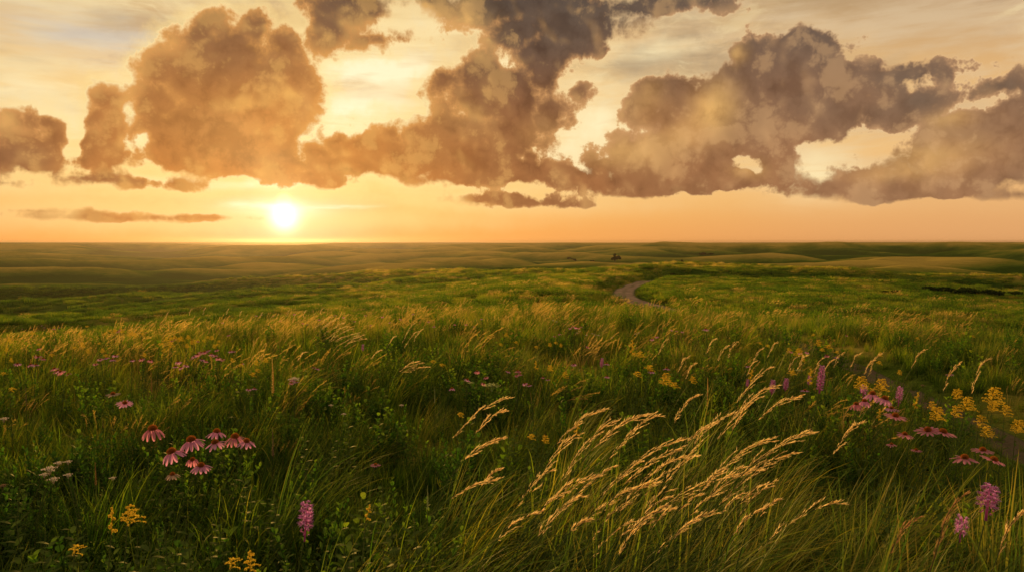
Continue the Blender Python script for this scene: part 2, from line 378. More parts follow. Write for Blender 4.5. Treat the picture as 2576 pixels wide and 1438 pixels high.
def march(X, Y, off=0.0, rmin=1.0, rmax=14000.0, fn=None):
    fn = fn or base_h
    d = ray(X, Y); t = np.exp(np.linspace(math.log(rmin), math.log(rmax), 1500))
    px, py, pz = d.x * t, d.y * t, CAMZ + d.z * t
    dd = pz - (fn(px, py) + off); k = np.argmax(dd < 0)
    if not (dd < 0).any(): k = len(t) - 1
    k = max(k, 1)
    w = dd[k - 1] / (dd[k - 1] - dd[k] + 1e-9); tt = t[k - 1] + (t[k] - t[k - 1]) * w
    return Vector((d.x * tt, d.y * tt, CAMZ + d.z * tt))
for X, Y in ROADPX:
    p = march(X, Y, rmin=45.0); ROAD.append((p.x, p.y))
for X, r_ in ((1700, 44), (1790, 30), (1900, 20), (2060, 14), (2300, 10.2), (2560, 8.0), (3000, 6.2), (3900, 5.2)):
    a = _col_az(X); ROAD.append((r_ * math.sin(a), r_ * math.cos(a)))
ROAD = ROAD[::-1]                                   # from near to far
def smooth_line(pts, it=4):
    p = np.array(pts, float)
    for _ in range(it):
        q = [p[0]]
        for a, b in zip(p[:-1], p[1:]): q += [a * .75 + b * .25, a * .25 + b * .75]
        q.append(p[-1]); p = np.array(q)
    return p
RL = smooth_line(ROAD, 4)
def road_dist(x, y):
    """signed distance to the track's centre line (positive on its left going away) and position along it"""
    x = np.asarray(x, float); y = np.asarray(y, float)
    best = np.full(x.shape, 1e9); sg = np.zeros(x.shape); al = np.zeros(x.shape)
    m = np.hypot(x, y) < 260
    xs, ys = x[m], y[m]; b = np.full(xs.shape, 1e9); s_ = np.zeros(xs.shape); l_ = np.zeros(xs.shape)
    for k in range(len(RL) - 1):
        ax, ay = RL[k]; bx, by = RL[k + 1]; ux, uy = bx - ax, by - ay; L2 = ux * ux + uy * uy + 1e-9
        t = np.clip(((xs - ax) * ux + (ys - ay) * uy) / L2, 0, 1)
        qx, qy = xs - ax - ux * t, ys - ay - uy * t; d = np.hypot(qx, qy)
        w = d < b; b[w] = d[w]; s_[w] = np.sign(ux * qy - uy * qx)[w]; l_[w] = (k + t)[w]
    best[m] = b; sg[m] = s_; al[m] = l_
    return best, sg, al
def height(x, y):
    x = np.asarray(x, float); y = np.asarray(y, float)
    z = base_h(x, y)
    r = np.hypot(x, y)
    if (r < 260).any():
        d, sg, al = road_dist(x, y)
        farw = sstep(r, 40, 60)
        z = z + farw * np.where(sg > 0, .75 * sstep(d, 2.9, 4.4) * (1 - sstep(d, 8, 26)), 0) - farw * .22 * (1 - sstep(d, 1.4, 3.0)) \
              + farw * np.where(sg < 0, .25 * sstep(d, 2.6, 4.0) * (1 - sstep(d, 5, 14)), 0) - (1 - farw) * .10 * (1 - sstep(d, .3, 1.0))
    return z
def hz1(x, y): return float(height(np.array([x]), np.array([y]))[0])

def patches(x, y):
    """gold: dry straw-coloured grass; dark: deep green patches; far off, sunlit crests and shaded hollows are painted in"""
    r = np.hypot(x, y); a = np.arctan2(x, y)
    sc = np.clip(r / 45, 1, 40)
    g = .5 + (.55 - .25 * sstep(r, 120, 500)) * fbm(x / (4.5 * sc ** .6), y / (2.6 * sc ** .6), 4)
    crest = np.exp(-((np.log(r) - math.log(15.5)) / .30) ** 2)
    g = g + (.32 - .20 * sstep(a, -.1, .3)) * crest + .06 * sstep(r, 60, 1500) - .12 * (1 - sstep(r, 5, 11))
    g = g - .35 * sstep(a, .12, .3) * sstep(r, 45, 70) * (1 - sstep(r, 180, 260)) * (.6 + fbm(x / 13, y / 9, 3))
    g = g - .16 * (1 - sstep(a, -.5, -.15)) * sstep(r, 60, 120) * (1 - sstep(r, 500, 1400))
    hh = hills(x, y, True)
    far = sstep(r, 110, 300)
    g = g * (1 - .55 * far) + far * (.08 - .12 * (1 - sstep(a, -.55, -.2)) + .30 * fbm(a * 7 + 3, np.log(np.maximum(r, 1)) * 3, 3) + 2.0 * np.clip(hh - .28, -.22, .36))  # far crests painted gold as if sunlit, slopes below kept green
    dk = .5 + far * np.clip(.16 - hh * .9, -.35, .4) + (.7 - .3 * far) * fbm(x / (7 * sc ** .55) + 31, y / (3.5 * sc ** .55) - 12, 4)  # far hollows darkened by hill height: shade put into the colour
    return np.clip(g, 0, 1), np.clip(dk, 0, 1)

gaz = np.radians(np.concatenate([np.arange(-56, 56.001, .17), np.arange(59, 302, 3.0)]))
gr = np.concatenate([[.02], np.exp(np.arange(math.log(.35), math.log(15000), .0135)), [15000]])
GAz, GRr = np.meshgrid(gaz, gr)
gx, gy = GRr * np.sin(GAz), GRr * np.cos(GAz)
gzv = height(gx, gy)
gme = grid_mesh('ground', np.stack([gx, gy, gzv], -1), len(gaz), len(gr), wrap=True)
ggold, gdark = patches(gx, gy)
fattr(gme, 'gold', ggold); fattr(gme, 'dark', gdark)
ground = bpy.data.objects.new('ground', gme); COL.objects.link(ground); ground['kind'] = 'structure'
gm = bpy.data.materials.new('prairie_ground'); gm.use_nodes = True; gm.node_tree.nodes.clear(); W = NT(gm.node_tree)
gme.materials.append(gm)
tcg = W.add('ShaderNodeTexCoord').outputs['Object']
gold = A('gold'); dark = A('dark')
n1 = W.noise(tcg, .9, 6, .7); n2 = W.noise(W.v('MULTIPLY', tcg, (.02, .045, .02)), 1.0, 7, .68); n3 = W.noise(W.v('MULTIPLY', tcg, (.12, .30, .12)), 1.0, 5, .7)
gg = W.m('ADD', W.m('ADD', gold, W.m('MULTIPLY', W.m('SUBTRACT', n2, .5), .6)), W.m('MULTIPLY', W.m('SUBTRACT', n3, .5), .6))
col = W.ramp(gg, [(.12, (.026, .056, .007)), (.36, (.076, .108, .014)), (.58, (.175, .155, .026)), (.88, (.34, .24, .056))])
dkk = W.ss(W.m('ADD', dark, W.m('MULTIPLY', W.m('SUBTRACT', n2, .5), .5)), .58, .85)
col = W.mix(W.m('MULTIPLY', dkk, .78), col, (.022, .045, .010))  # deep green patches, and the painted shade of the far hollows
col = W.mix(W.ss(n1, .35, .7, 0.0, .45), col, W.mix(1.0, col, (1.5, 1.4, 1.3), 'MULTIPLY'))
bmp = W.add('ShaderNodeBump', {'Strength': 1.0, 'Distance': W.ss(W.v('LENGTH', tcg), 60.0, 400.0, .30, .16), 'Height': W.m('ADD', W.noise(tcg, 1.6, 4, .75), W.m('MULTIPLY', W.noise(tcg, .25, 3, .6), 2.0))})
df = W.add('ShaderNodeBsdfDiffuse', {'Color': col, 'Roughness': 1.0, 'Normal': bmp.outputs[0]})
she = W.add('ShaderNodeBsdfSheen', {'Color': W.mix(1.0, col, (1.6, 1.6, 1.0), 'MULTIPLY'), 'Roughness': .75, 'Normal': bmp.outputs[0]})
ms = W.add('ShaderNodeMixShader', {0: .45, 1: df.outputs[0], 2: she.outputs[0]})
W.add('ShaderNodeOutputMaterial', {'Surface': ms.outputs[0]})

# ---- dirt track, laid a little above the ground it follows
seg = np.diff(RL, axis=0); tang = np.vstack([seg, seg[-1]]); 
tang = np.array([tang[max(0, i - 2):i + 3].mean(0) for i in range(len(tang))]); tang /= np.linalg.norm(tang, axis=1)[:, None]
nrm = np.stack([-tang[:, 1], tang[:, 0]], -1)
rr = np.hypot(RL[:, 0], RL[:, 1]); wid = .24 + 1.16 * sstep(rr, 22, 50)
wid = wid * (1 + .12 * fbm(RL[:, 0] * .6, RL[:, 1] * .6, 2))
cr = np.linspace(-1, 1, 9)
rx = RL[:, None, 0] + nrm[:, None, 0] * wid[:, None] * cr[None]; ry = RL[:, None, 1] + nrm[:, None, 1] * wid[:, None] * cr[None]
rz = height(rx, ry) + .004 + .06 * sstep(rr, 40, 90)[:, None] + .006
pme = grid_mesh('dirt_path', np.stack([rx, ry, rz], -1), 9, len(RL))
fattr(pme, 'edge', np.abs(np.broadcast_to(cr, rx.shape)))
path = bpy.data.objects.new('dirt_path', pme); COL.objects.link(path); path['kind'] = 'structure'
pm = bpy.data.materials.new('pale_dirt'); pm.use_nodes = True; pm.node_tree.nodes.clear(); W = NT(pm.node_tree); pme.materials.append(pm)
tcp = W.add('ShaderNodeTexCoord').outputs['Object']
ed = A('edge'); nn = W.noise(tcp, 2.2, 6, .7); nb = W.noise(tcp, .5, 4, .6)
pc = W.mix(W.ss(nb, .35, .65), (.24, .155, .095), (.34, .225, .14))
pc = W.mix(W.ss(nn, .5, .75, 0.0, .6), pc, (.17, .12, .075))
rut = W.m('MULTIPLY', W.ss(ed, .28, .05), W.ss(nn, .42, .6))
pc = W.mix(W.m('MULTIPLY', rut, .7), pc, (.10, .10, .03))
pc = W.mix(W.ss(W.v('LENGTH', tcp), 24.0, 40.0, .75, 0.0), pc, (.070, .055, .028))
pc = W.mix(W.ss(W.m('ADD', W.v('LENGTH', tcp), W.m('MULTIPLY', nb, 16.0)), 128.0, 150.0), pc, (.045, .075, .015))
pc = W.mix(W.ss(W.m('ADD', ed, W.m('MULTIPLY', W.m('SUBTRACT', nn, .5), .9)), .72, .98), pc, (.07, .08, .02))
bp = W.add('ShaderNodeBump', {'Strength': .6, 'Distance': .05, 'Height': W.noise(tcp, 9, 5, .7)})
dd_ = W.add('ShaderNodeBsdfDiffuse', {'Color': pc, 'Roughness': 1.0, 'Normal': bp.outputs[0]})
W.add('ShaderNodeOutputMaterial', {'Surface': dd_.outputs[0]})

# ------------------------------------------------------------ sun
sd = bpy.data.lights.new('sun', 'SUN'); sd.energy = 5.0; sd.angle = R(.6); sd.color = (1.0, .68, .32)
sun = bpy.data.objects.new('sun', sd); COL.objects.link(sun)
sdir = Vector((math.sin(R(SUN_AZ)) * math.cos(R(SUN_EL)), math.cos(R(SUN_AZ)) * math.cos(R(SUN_EL)), math.sin(R(SUN_EL))))
sun.rotation_euler = sdir.to_track_quat('Z', 'Y').to_euler(); sun.location = sdir * 50

# ------------------------------------------------------------ haze
hb = bpy.data.meshes.new('haze')
H0, H1, HR = float(gzv.min()) - 1.0, max(8.0, float(gzv.max()) + 2), 15400.0
hv = [(x, y, z) for z in (H0, H1) for x, y in ((-HR, -HR), (HR, -HR), (HR, HR), (-HR, HR))]
hb.from_pydata(hv, [], [(0, 3, 2, 1), (4, 5, 6, 7), (0, 1, 5, 4), (1, 2, 6, 5), (2, 3, 7, 6), (3, 0, 4, 7)])
haze = bpy.data.objects.new('haze', hb); COL.objects.link(haze); haze['kind'] = 'stuff'
hm = bpy.data.materials.new('evening_haze'); hm.use_nodes = True; hm.node_tree.nodes.clear(); W = NT(hm.node_tree); hb.materials.append(hm)
pv = W.add('ShaderNodeVolumePrincipled', {'Color': (.95, .68, .42, 1), 'Density': 3.9e-5, 'Anisotropy': .68})
W.add('ShaderNodeOutputMaterial', {'Volume': pv.outputs[0]})
# ------------------------------------------------------------ mesh builder for plants
vr = np.random.default_rng(5)
class MB:
    def __init__(self): self.v = []; self.f = []; self.t = []; self.r = []; self.n = 0
    def add(self, v, f, t, r):
        v = np.asarray(v, float).reshape(-1, 3); self.v.append(v); self.f.append(np.asarray(f, int).reshape(-1, 4) + self.n)
        self.t.append(np.broadcast_to(np.asarray(t, float), (len(v),)).copy()); self.r.append(np.full(len(v), float(r)) if np.isscalar(r) else np.asarray(r, float))
        self.n += len(v)
    def ribbon(self, pts, side, w, r, t=None):
        """pts (n,3), side (n,3) or (3,), w (n,) half-widths"""
        pts = np.asarray(pts, float); n = len(pts); w = np.asarray(w, float)[:, None]
        side = np.broadcast_to(np.asarray(side, float), pts.shape)
        v = np.empty((n * 2, 3)); v[0::2] = pts - side * w; v[1::2] = pts + side * w
        f = [(2 * i, 2 * i + 1, 2 * i + 3, 2 * i + 2) for i in range(n - 1)]
        self.add(v, f, np.repeat(np.linspace(0, 1, n) if t is None else t, 2), r)
    def tube(self, pts, rad, r, k=5, t=None):
        pts = np.asarray(pts, float); n = len(pts); rad = np.broadcast_to(np.asarray(rad, float), (n,))
        tg = np.gradient(pts, axis=0); tg /= np.linalg.norm(tg, axis=1)[:, None] + 1e-9
        ref = np.array([.31, .95, .05]); a = np.cross(tg, ref); a /= np.linalg.norm(a, axis=1)[:, None] + 1e-9; b = np.cross(tg, a)
        an = np.arange(k) * 2 * np.pi / k
        v = pts[:, None] + rad[:, None, None] * (np.cos(an)[None, :, None] * a[:, None] + np.sin(an)[None, :, None] * b[:, None])
        f = [(i * k + j, i * k + (j + 1) % k, (i + 1) * k + (j + 1) % k, (i + 1) * k + j) for i in range(n - 1) for j in range(k)]
        self.add(v, f, np.repeat(np.linspace(0, 1, n) if t is None else t, k), r)
    def leaf(self, p, d, up, L, w, r, droop=.4, n=4, t0=0., t1=1.):
        d = np.asarray(d, float); d = d / (np.linalg.norm(d) + 1e-9); s = np.cross(d, up); s = s / (np.linalg.norm(s) + 1e-9)
        u = np.linspace(0, 1, n)
        pts = np.asarray(p, float) + L * (u[:, None] * d + np.array([0, 0, -1.0]) * droop * (u ** 2)[:, None])
        wd = w * np.array([.35, 1, .8, .05])[:n] if n == 4 else w * np.array([.5, 1, .05])
        self.ribbon(pts, s, wd, r, np.linspace(t0, t1, n))
    def mesh(self, name, mat, smooth=True):
        me = bpy.data.meshes.new(name)
        fast_mesh(me, np.concatenate(self.v), np.concatenate(self.f), smooth)
        fattr(me, 'tt', np.concatenate(self.t)); fattr(me, 'rnd', np.concatenate(self.r))
        if mat: me.materials.append(mat)
        return me

def blade_pts(base, h, lean0, bend, az, n=6, wig=0.0):
    """curve that starts at lean0 from vertical and bends by `bend` radians towards az"""
    u = np.linspace(0, 1, n); ph = lean0 + bend * u ** 1.4
    ds = h / (n - 1)
    x = np.concatenate([[0], np.cumsum(np.sin((ph[:-1] + ph[1:]) / 2)) * ds]); z = np.concatenate([[0], np.cumsum(np.cos((ph[:-1] + ph[1:]) / 2)) * ds])
    d = np.array([math.cos(az), math.sin(az), 0]); s = np.array([-math.sin(az), math.cos(az), 0])
    return np.asarray(base) + x[:, None] * d + z[:, None] * np.array([0, 0, 1.0]) + (wig * np.sin(u * 5))[:, None] * s, s

def plant_mat(name, stops, trans=.5, rough=.5, inst=True, gloss=.025, attr='tt', tcol=(1.9, 1.7, .6)):
    """stops: colour ramp along base->tip mixed with per-blade and per-clump variation"""
    m = bpy.data.materials.new(name); m.use_nodes = True; m.node_tree.nodes.clear(); w = NT(m.node_tree)
    tt = w.add('ShaderNodeAttribute', attribute_name='tt').outputs['Fac']
    rn = w.add('ShaderNodeAttribute', attribute_name='rnd').outputs['Fac']
    if inst:
        ti = w.add('ShaderNodeAttribute', attribute_name='tint', attribute_type='INSTANCER').outputs['Fac']
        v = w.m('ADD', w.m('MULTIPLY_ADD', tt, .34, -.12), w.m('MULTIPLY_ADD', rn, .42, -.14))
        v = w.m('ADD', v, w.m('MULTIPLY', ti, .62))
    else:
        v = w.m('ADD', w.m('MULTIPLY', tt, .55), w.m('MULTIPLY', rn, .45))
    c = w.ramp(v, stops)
    d = w.add('ShaderNodeBsdfDiffuse', {'Color': c, 'Roughness': .6})
    tl = w.add('ShaderNodeBsdfTranslucent', {'Color': w.mix(1.0, c, tcol, 'MULTIPLY')})
    mx = w.add('ShaderNodeMixShader', {0: trans, 1: d.outputs[0], 2: tl.outputs[0]})
    if gloss > 0:
        g = w.add('ShaderNodeBsdfGlossy', {'Color': (.9, .75, .35, 1), 'Roughness': .5})
        mx = w.add('ShaderNodeMixShader', {0: gloss, 1: mx.outputs[0], 2: g.outputs[0]})
    w.add('ShaderNodeOutputMaterial', {'Surface': mx.outputs[0]})
    return m

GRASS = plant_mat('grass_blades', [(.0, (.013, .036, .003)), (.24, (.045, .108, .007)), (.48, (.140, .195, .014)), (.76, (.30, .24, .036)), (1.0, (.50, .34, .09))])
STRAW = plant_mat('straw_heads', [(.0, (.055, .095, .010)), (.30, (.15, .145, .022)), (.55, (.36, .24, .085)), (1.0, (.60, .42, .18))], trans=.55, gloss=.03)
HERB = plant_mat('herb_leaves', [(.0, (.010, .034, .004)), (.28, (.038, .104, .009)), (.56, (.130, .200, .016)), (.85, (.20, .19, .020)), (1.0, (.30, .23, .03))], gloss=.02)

def tuft(n, rad, h0, h1, w, lean=.25, bend=.7, segs=6, wind=.45, spread=.6):
    b = MB()
    for _ in range(n):
        a = vr.random() * 2 * np.pi; rr_ = rad * math.sqrt(vr.random()); h = vr.uniform(h0, h1)
        base = (math.cos(a) * rr_, math.sin(a) * rr_, -.03)
        # wind blows towards +x: blend the random heading with it
        hx = math.cos(a) * spread + wind + vr.normal() * .25; hy = math.sin(a) * spread + vr.normal() * .25
        az_ = math.atan2(hy, hx)
        p, s = blade_pts(base, h, vr.uniform(.02, lean), vr.uniform(.25, 1.0) * bend * 1.7, az_, segs, vr.normal() * .01)
        u = np.linspace(0, 1, segs); ww = w * vr.uniform(.7, 1.3) * np.clip(1.05 - u ** 1.8, .04, 1) * (.6 + .4 * np.minimum(1, u * 4))
        tw = vr.uniform(-.9, .9); s2 = s * math.cos(tw) + np.array([0, 0, 1.0]) * math.sin(tw) * .6
        b.ribbon(p, s2, ww, vr.random())
    return b
def heads(b, n, rad, h0, h1, bend=.8, pl=.16, fib=26, fw=.0022, fl=.028, wind=.7):
    """seed-head stalks added to a tuft"""
    for _ in range(n):
        a = vr.random() * 2 * np.pi; rr_ = rad * math.sqrt(vr.random()); h = vr.uniform(h0, h1)
        az_ = math.atan2(math.sin(a) * .3 + vr.normal() * .25, wind + vr.normal() * .2)
        p, s = blade_pts((math.cos(a) * rr_, math.sin(a) * rr_, 0), h, vr.uniform(.05, .3), vr.uniform(.4, 1.0) * bend * 1.5, az_, 9)
        r0 = vr.random(); b.ribbon(p, s, np.full(9, .0016), r0 * .6)
        tot = len(p) - 1
        for k in range(fib):
            u = 1 - (pl / h) * (k / fib); q = u * tot; i = min(int(q), tot - 1); c = p[i] + (p[i + 1] - p[i]) * (q - i)
            d = (p[i + 1] - p[i]); d = d / np.linalg.norm(d) + vr.normal(size=3) * .28 + np.array([.12, 0, 0])
            d /= np.linalg.norm(d); L = fl * (.5 + .8 * math.sin(math.pi * min(1, (k + 2) / fib)))
            b.ribbon([c, c + d * L * .5, c + d * L], s if k % 2 else np.array([0, 0, 1.0]), [fw * .5, fw, fw * .3], .55 + .45 * vr.random(), [.8, .9, 1])
    return b
def herb(stems, rad, h0, h1, leaves=26, L=.07, w=.008, top=False, droop=.35, feather=False, lean=.25):
    b = MB()
    for _ in range(stems):
        a = vr.random() * 2 * np.pi; rr_ = rad * math.sqrt(vr.random()); h = vr.uniform(h0, h1)
        p, s = blade_pts((math.cos(a) * rr_, math.sin(a) * rr_, 0), h, vr.uniform(0, lean), vr.uniform(-.2, .5), math.atan2(vr.normal() * .6, .4 + vr.normal() * .5), 6)
        b.tube(p, np.linspace(.0028, .0012, 6), .3 * vr.random(), 4)
        r0 = vr.random()
        for k in range(leaves):
            u = .12 + .88 * (k + vr.random()) / leaves; q = u * 5; i = min(int(q), 4); c = p[i] + (p[i + 1] - p[i]) * (q - i)
            ang = k * 2.4 + vr.random(); el_ = .35 + .8 * u * vr.uniform(.6, 1.2)
            d = np.array([math.cos(ang) * math.cos(el_), math.sin(ang) * math.cos(el_), math.sin(el_)])
            ll = L * (1.15 - .6 * u) * vr.uniform(.7, 1.2)
            b.leaf(c, d, (0, 0, 1.0), ll, w * vr.uniform(.7, 1.2), np.clip(r0 * .5 + vr.random() * .5, 0, 1), droop, 4, u * .6, u)
            if feather:
                for j in (-1, 1):
                    d2 = d + j * .8 * np.cross(d, (0, 0, 1.0)); b.leaf(c + d * ll * .35, d2, (0, 0, 1.0), ll * .5, w * .7, r0, droop, 3, u * .6, u)
    return b

protos = {'grass': [], 'meadow_herbs': []}
def proto(kind, name, b, mat):
    me = b.mesh(name, mat); o = bpy.data.objects.new(name, me); protos[kind].append(o); return len(protos[kind]) - 1
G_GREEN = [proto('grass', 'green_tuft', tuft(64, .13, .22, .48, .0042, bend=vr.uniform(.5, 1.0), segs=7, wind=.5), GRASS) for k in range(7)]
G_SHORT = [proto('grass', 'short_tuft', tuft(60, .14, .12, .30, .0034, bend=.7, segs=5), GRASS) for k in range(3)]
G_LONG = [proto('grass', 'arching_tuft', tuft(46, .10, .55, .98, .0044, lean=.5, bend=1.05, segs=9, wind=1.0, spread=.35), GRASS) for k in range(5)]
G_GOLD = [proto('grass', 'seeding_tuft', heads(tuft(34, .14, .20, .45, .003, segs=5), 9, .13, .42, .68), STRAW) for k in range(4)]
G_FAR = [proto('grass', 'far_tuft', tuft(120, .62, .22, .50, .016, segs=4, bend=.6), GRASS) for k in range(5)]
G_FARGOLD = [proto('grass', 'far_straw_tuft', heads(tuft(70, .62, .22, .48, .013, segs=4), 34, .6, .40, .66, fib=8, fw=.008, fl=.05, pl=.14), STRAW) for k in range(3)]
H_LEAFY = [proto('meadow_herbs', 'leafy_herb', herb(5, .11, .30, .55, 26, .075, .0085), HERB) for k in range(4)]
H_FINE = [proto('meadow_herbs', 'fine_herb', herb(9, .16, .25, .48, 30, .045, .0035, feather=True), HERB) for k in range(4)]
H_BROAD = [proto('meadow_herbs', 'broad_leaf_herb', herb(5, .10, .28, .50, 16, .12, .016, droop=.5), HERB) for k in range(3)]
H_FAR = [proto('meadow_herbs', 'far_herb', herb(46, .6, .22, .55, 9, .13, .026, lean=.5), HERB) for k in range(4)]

def scatter(name, pts, label, cat):
    """pts: list of arrays (x, y, idx, scale, yaw, tint)"""
    P_ = np.concatenate(pts); z = height(P_[:, 0], P_[:, 1])
    me = bpy.data.meshes.new(name); me.vertices.add(len(P_)); me.vertices.foreach_set('co', np.stack([P_[:, 0], P_[:, 1], z], -1).astype(np.float32).ravel())
    fattr(me, 'idx', P_[:, 2], 'INT'); fattr(me, 'scl', P_[:, 3]); fattr(me, 'tint', P_[:, 5])
    rot = np.zeros((len(P_), 3)); rot[:, 2] = P_[:, 4]; rot[:, 0] = vr.normal(size=len(P_)) * .06; rot[:, 1] = vr.normal(size=len(P_)) * .08
    fattr(me, 'rot', rot, 'FLOAT_VECTOR')
    o = bpy.data.objects.new(name, me); COL.objects.link(o)
    o['kind'] = 'stuff'; o['label'] = label; o['category'] = cat
    pc_ = bpy.data.collections.new(name + '_clumps')
    for i, q in enumerate(protos[name]): q.name = '%02d_%s' % (i, q.name); pc_.objects.link(q)
    ng = bpy.data.node_groups.new(name + '_scatter', 'GeometryNodeTree')
    ng.interface.new_socket('Geometry', in_out='INPUT', socket_type='NodeSocketGeometry'); ng.interface.new_socket('Geometry', in_out='OUTPUT', socket_type='NodeSocketGeometry')
    w = NT(ng); gi = w.add('NodeGroupInput'); go = w.add('NodeGroupOutput')
    ci = w.add('GeometryNodeCollectionInfo'); ci.inputs['Collection'].default_value = pc_; ci.inputs['Separate Children'].default_value = True; ci.inputs['Reset Children'].default_value = True
    na = [w.add('GeometryNodeInputNamedAttribute', {'Name': n_}, data_type=t_) for n_, t_ in (('idx', 'INT'), ('scl', 'FLOAT'), ('rot', 'FLOAT_VECTOR'))]
    e2r = w.add('FunctionNodeEulerToRotation'); ng.links.new(na[2].outputs[0], e2r.inputs[0])
    ip = w.add('GeometryNodeInstanceOnPoints')
    ng.links.new(gi.outputs[0], ip.inputs['Points']); ng.links.new(ci.outputs[0], ip.inputs['Instance'])
    ip.inputs['Pick Instance'].default_value = True
    ng.links.new(na[0].outputs[0], ip.inputs['Instance Index']); ng.links.new(e2r.outputs[0], ip.inputs['Rotation']); ng.links.new(na[1].outputs[0], ip.inputs['Scale'])
    ng.links.new(ip.outputs[0], go.inputs[0])
    md = o.modifiers.new('scatter', 'NODES'); md.node_group = ng
    return o

def wedge(r0, r1, dens, amax=50):
    A_ = R(amax); n = int(dens * A_ * (r1 * r1 - r0 * r0))
    r = np.sqrt(vr.uniform(r0 * r0, r1 * r1, n)); a = vr.uniform(-A_, A_, n)
    return r * np.sin(a), r * np.cos(a)
def pack(x, y, idx, sc, yaw, tint):
    return np.stack([x, y, idx, sc, yaw, tint], -1)
def long_zone(x, y):
    """where the tall arching grass grows: a drift right of the camera"""
    u = (x - .95) / 1.5; v = (y - 2.9) / 1.6
    return np.exp(-(u * u + v * v) ** 1.2)
gpts, hpts = [], []
def fill(r0, r1, dg, dh, scale, far=False, amax=50):
    x, y = wedge(r0, r1, dg, amax); d, sg, al = road_dist(x, y); g, dk = patches(x, y); r = np.hypot(x, y)
    lim = np.where(r < 42, 0.0, 1.45 + .5 * vr.random(len(x))); keep = d >= lim
    x, y, d, g, dk, r = x[keep], y[keep], d[keep], g[keep], dk[keep], r[keep]
    n = len(x); u = vr.random(n); lz = long_zone(x, y)
    if far:
        idx = np.where(u < np.clip((g - .44) * .8, .03, .30) * (1 - .6 * sstep(r, 110, 220)), vr.choice(G_FARGOLD, n), vr.choice(G_FAR, n))
    else:
        pg = np.clip((g - .47) * .75, .02, .42) * sstep(r, 3.5, 8)
        idx = np.where(u < pg, vr.choice(G_GOLD, n), np.where(u < pg + .12, vr.choice(G_SHORT, n), vr.choice(G_GREEN, n)))
        idx = np.where(vr.random(n) < np.maximum(lz * .72, .035), vr.choice(G_LONG, n), idx)
    edge = np.where(r < 42, sstep(d, .2, 1.3) * .65 + .35, sstep(d, 1.3, 3.2) * .6 + .4)
    sc = scale * vr.uniform(.75, 1.25, n) * edge * np.maximum(.66, .88 + .40 * fbm(x / 1.7, y / 1.1, 2))
    sc = np.where(np.isin(idx, G_LONG), sc / scale * .9, sc)
    lg = np.isin(idx, G_LONG)
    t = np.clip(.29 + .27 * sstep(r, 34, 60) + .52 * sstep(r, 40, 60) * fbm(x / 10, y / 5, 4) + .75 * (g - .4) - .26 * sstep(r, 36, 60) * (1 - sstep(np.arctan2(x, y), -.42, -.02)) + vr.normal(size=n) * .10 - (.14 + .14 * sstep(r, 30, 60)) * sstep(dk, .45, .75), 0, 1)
    t = np.where(lg, t + .10 + .28 * vr.random(n), t)
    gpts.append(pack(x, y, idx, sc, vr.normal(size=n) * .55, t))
    x, y = wedge(r0, r1, dh, amax); d, sg, al = road_dist(x, y); g, dk = patches(x, y); r = np.hypot(x, y)
    cl = fbm(x / (1.3 + r * .05), y / (.8 + r * .04), 3) + .5 * (dk - .5)
    keep = (d > np.where(r < 42, .6, 2.0)) & (cl > -.16) & (vr.random(len(x)) > long_zone(x, y) * .9)
    x, y, g, dk, cl, r = x[keep], y[keep], g[keep], dk[keep], cl[keep], r[keep]; n = len(x); u = vr.random(n)
    if far: idx = vr.choice(H_FAR, n)
    else: idx = np.where(cl > .18, vr.choice(H_FINE, n), np.where(u < .55, vr.choice(H_LEAFY, n), np.where(u < .8, vr.choice(H_BROAD, n), vr.choice(H_FINE, n))))
    sc = scale * vr.uniform(.7, 1.25, n)
    t = np.clip(.34 + .06 * sstep(r, 36, 60) + .5 * (g - .45) + .35 * fbm(x / 1.1 + 7, y / .8, 2) + vr.normal(size=n) * .08, 0, 1)
    hpts.append(pack(x, y, idx, sc, vr.uniform(-3.1, 3.1, n), t))
fill(.9, 4.5, 38, 34, .92, amax=58)
fill(4.5, 9, 26, 20, .95, amax=54)
fill(9, 17, 17, 9, 1.0, amax=52)
fill(17, 30, 9, 2.5, 1.15, amax=50)
fill(30, 60, 1.6, .5, 1.0, True, 48)
fill(60, 130, .85, .30, 1.15, True, 47)
fill(130, 260, .26, .08, 1.6, True, 46)
grass = scatter('grass', gpts, 'windswept green and straw prairie grass covering the near meadow', 'grass')
herbs = scatter('meadow_herbs', hpts, 'dense low leafy green herbs growing among the prairie grass', 'herbs')
print('instances', sum(map(len, gpts)), sum(map(len, hpts)))
# ------------------------------------------------------------ single plants
def simple_mat(name, c0, c1, trans=.4, tcol=(1.3, 1.1, 1.0), gloss=.0):
    return plant_mat(name, [(0.0, c0), (1.0, c1)], trans=trans, inst=False, gloss=gloss, tcol=tcol)
M_STEM = simple_mat('green_stem', (.05, .085, .02), (.11, .13, .03), .2)
M_REDSTEM = simple_mat('brown_stem', (.09, .06, .025), (.20, .13, .05), .2)
M_PINK = simple_mat('pink_petal', (.50, .17, .30), (.86, .44, .60), .50)
M_ROSE = simple_mat('rose_petal', (.50, .14, .19), (.78, .36, .40), .50)
M_FADED = simple_mat('faded_petal', (.34, .20, .14), (.62, .44, .30), .45)
M_CONE = simple_mat('flower_cone', (.045, .016, .008), (.58, .20, .035), .2)
M_YELLOW = simple_mat('golden_florets', (.56, .38, .02), (.92, .72, .08), .40, (1.2, 1.05, .8))
M_PURPLE = simple_mat('purple_florets', (.34, .07, .22), (.90, .50, .86), .50)
M_WHITE = simple_mat('cream_florets', (.42, .34, .24), (.74, .66, .52), .40)
M_PALEG = simple_mat('pale_green_florets', (.26, .30, .10), (.46, .50, .20), .40)
M_LEAF = simple_mat('plant_leaf', (.025, .065, .010), (.10, .15, .022), .5, (1.5, 1.35, .7), .02)
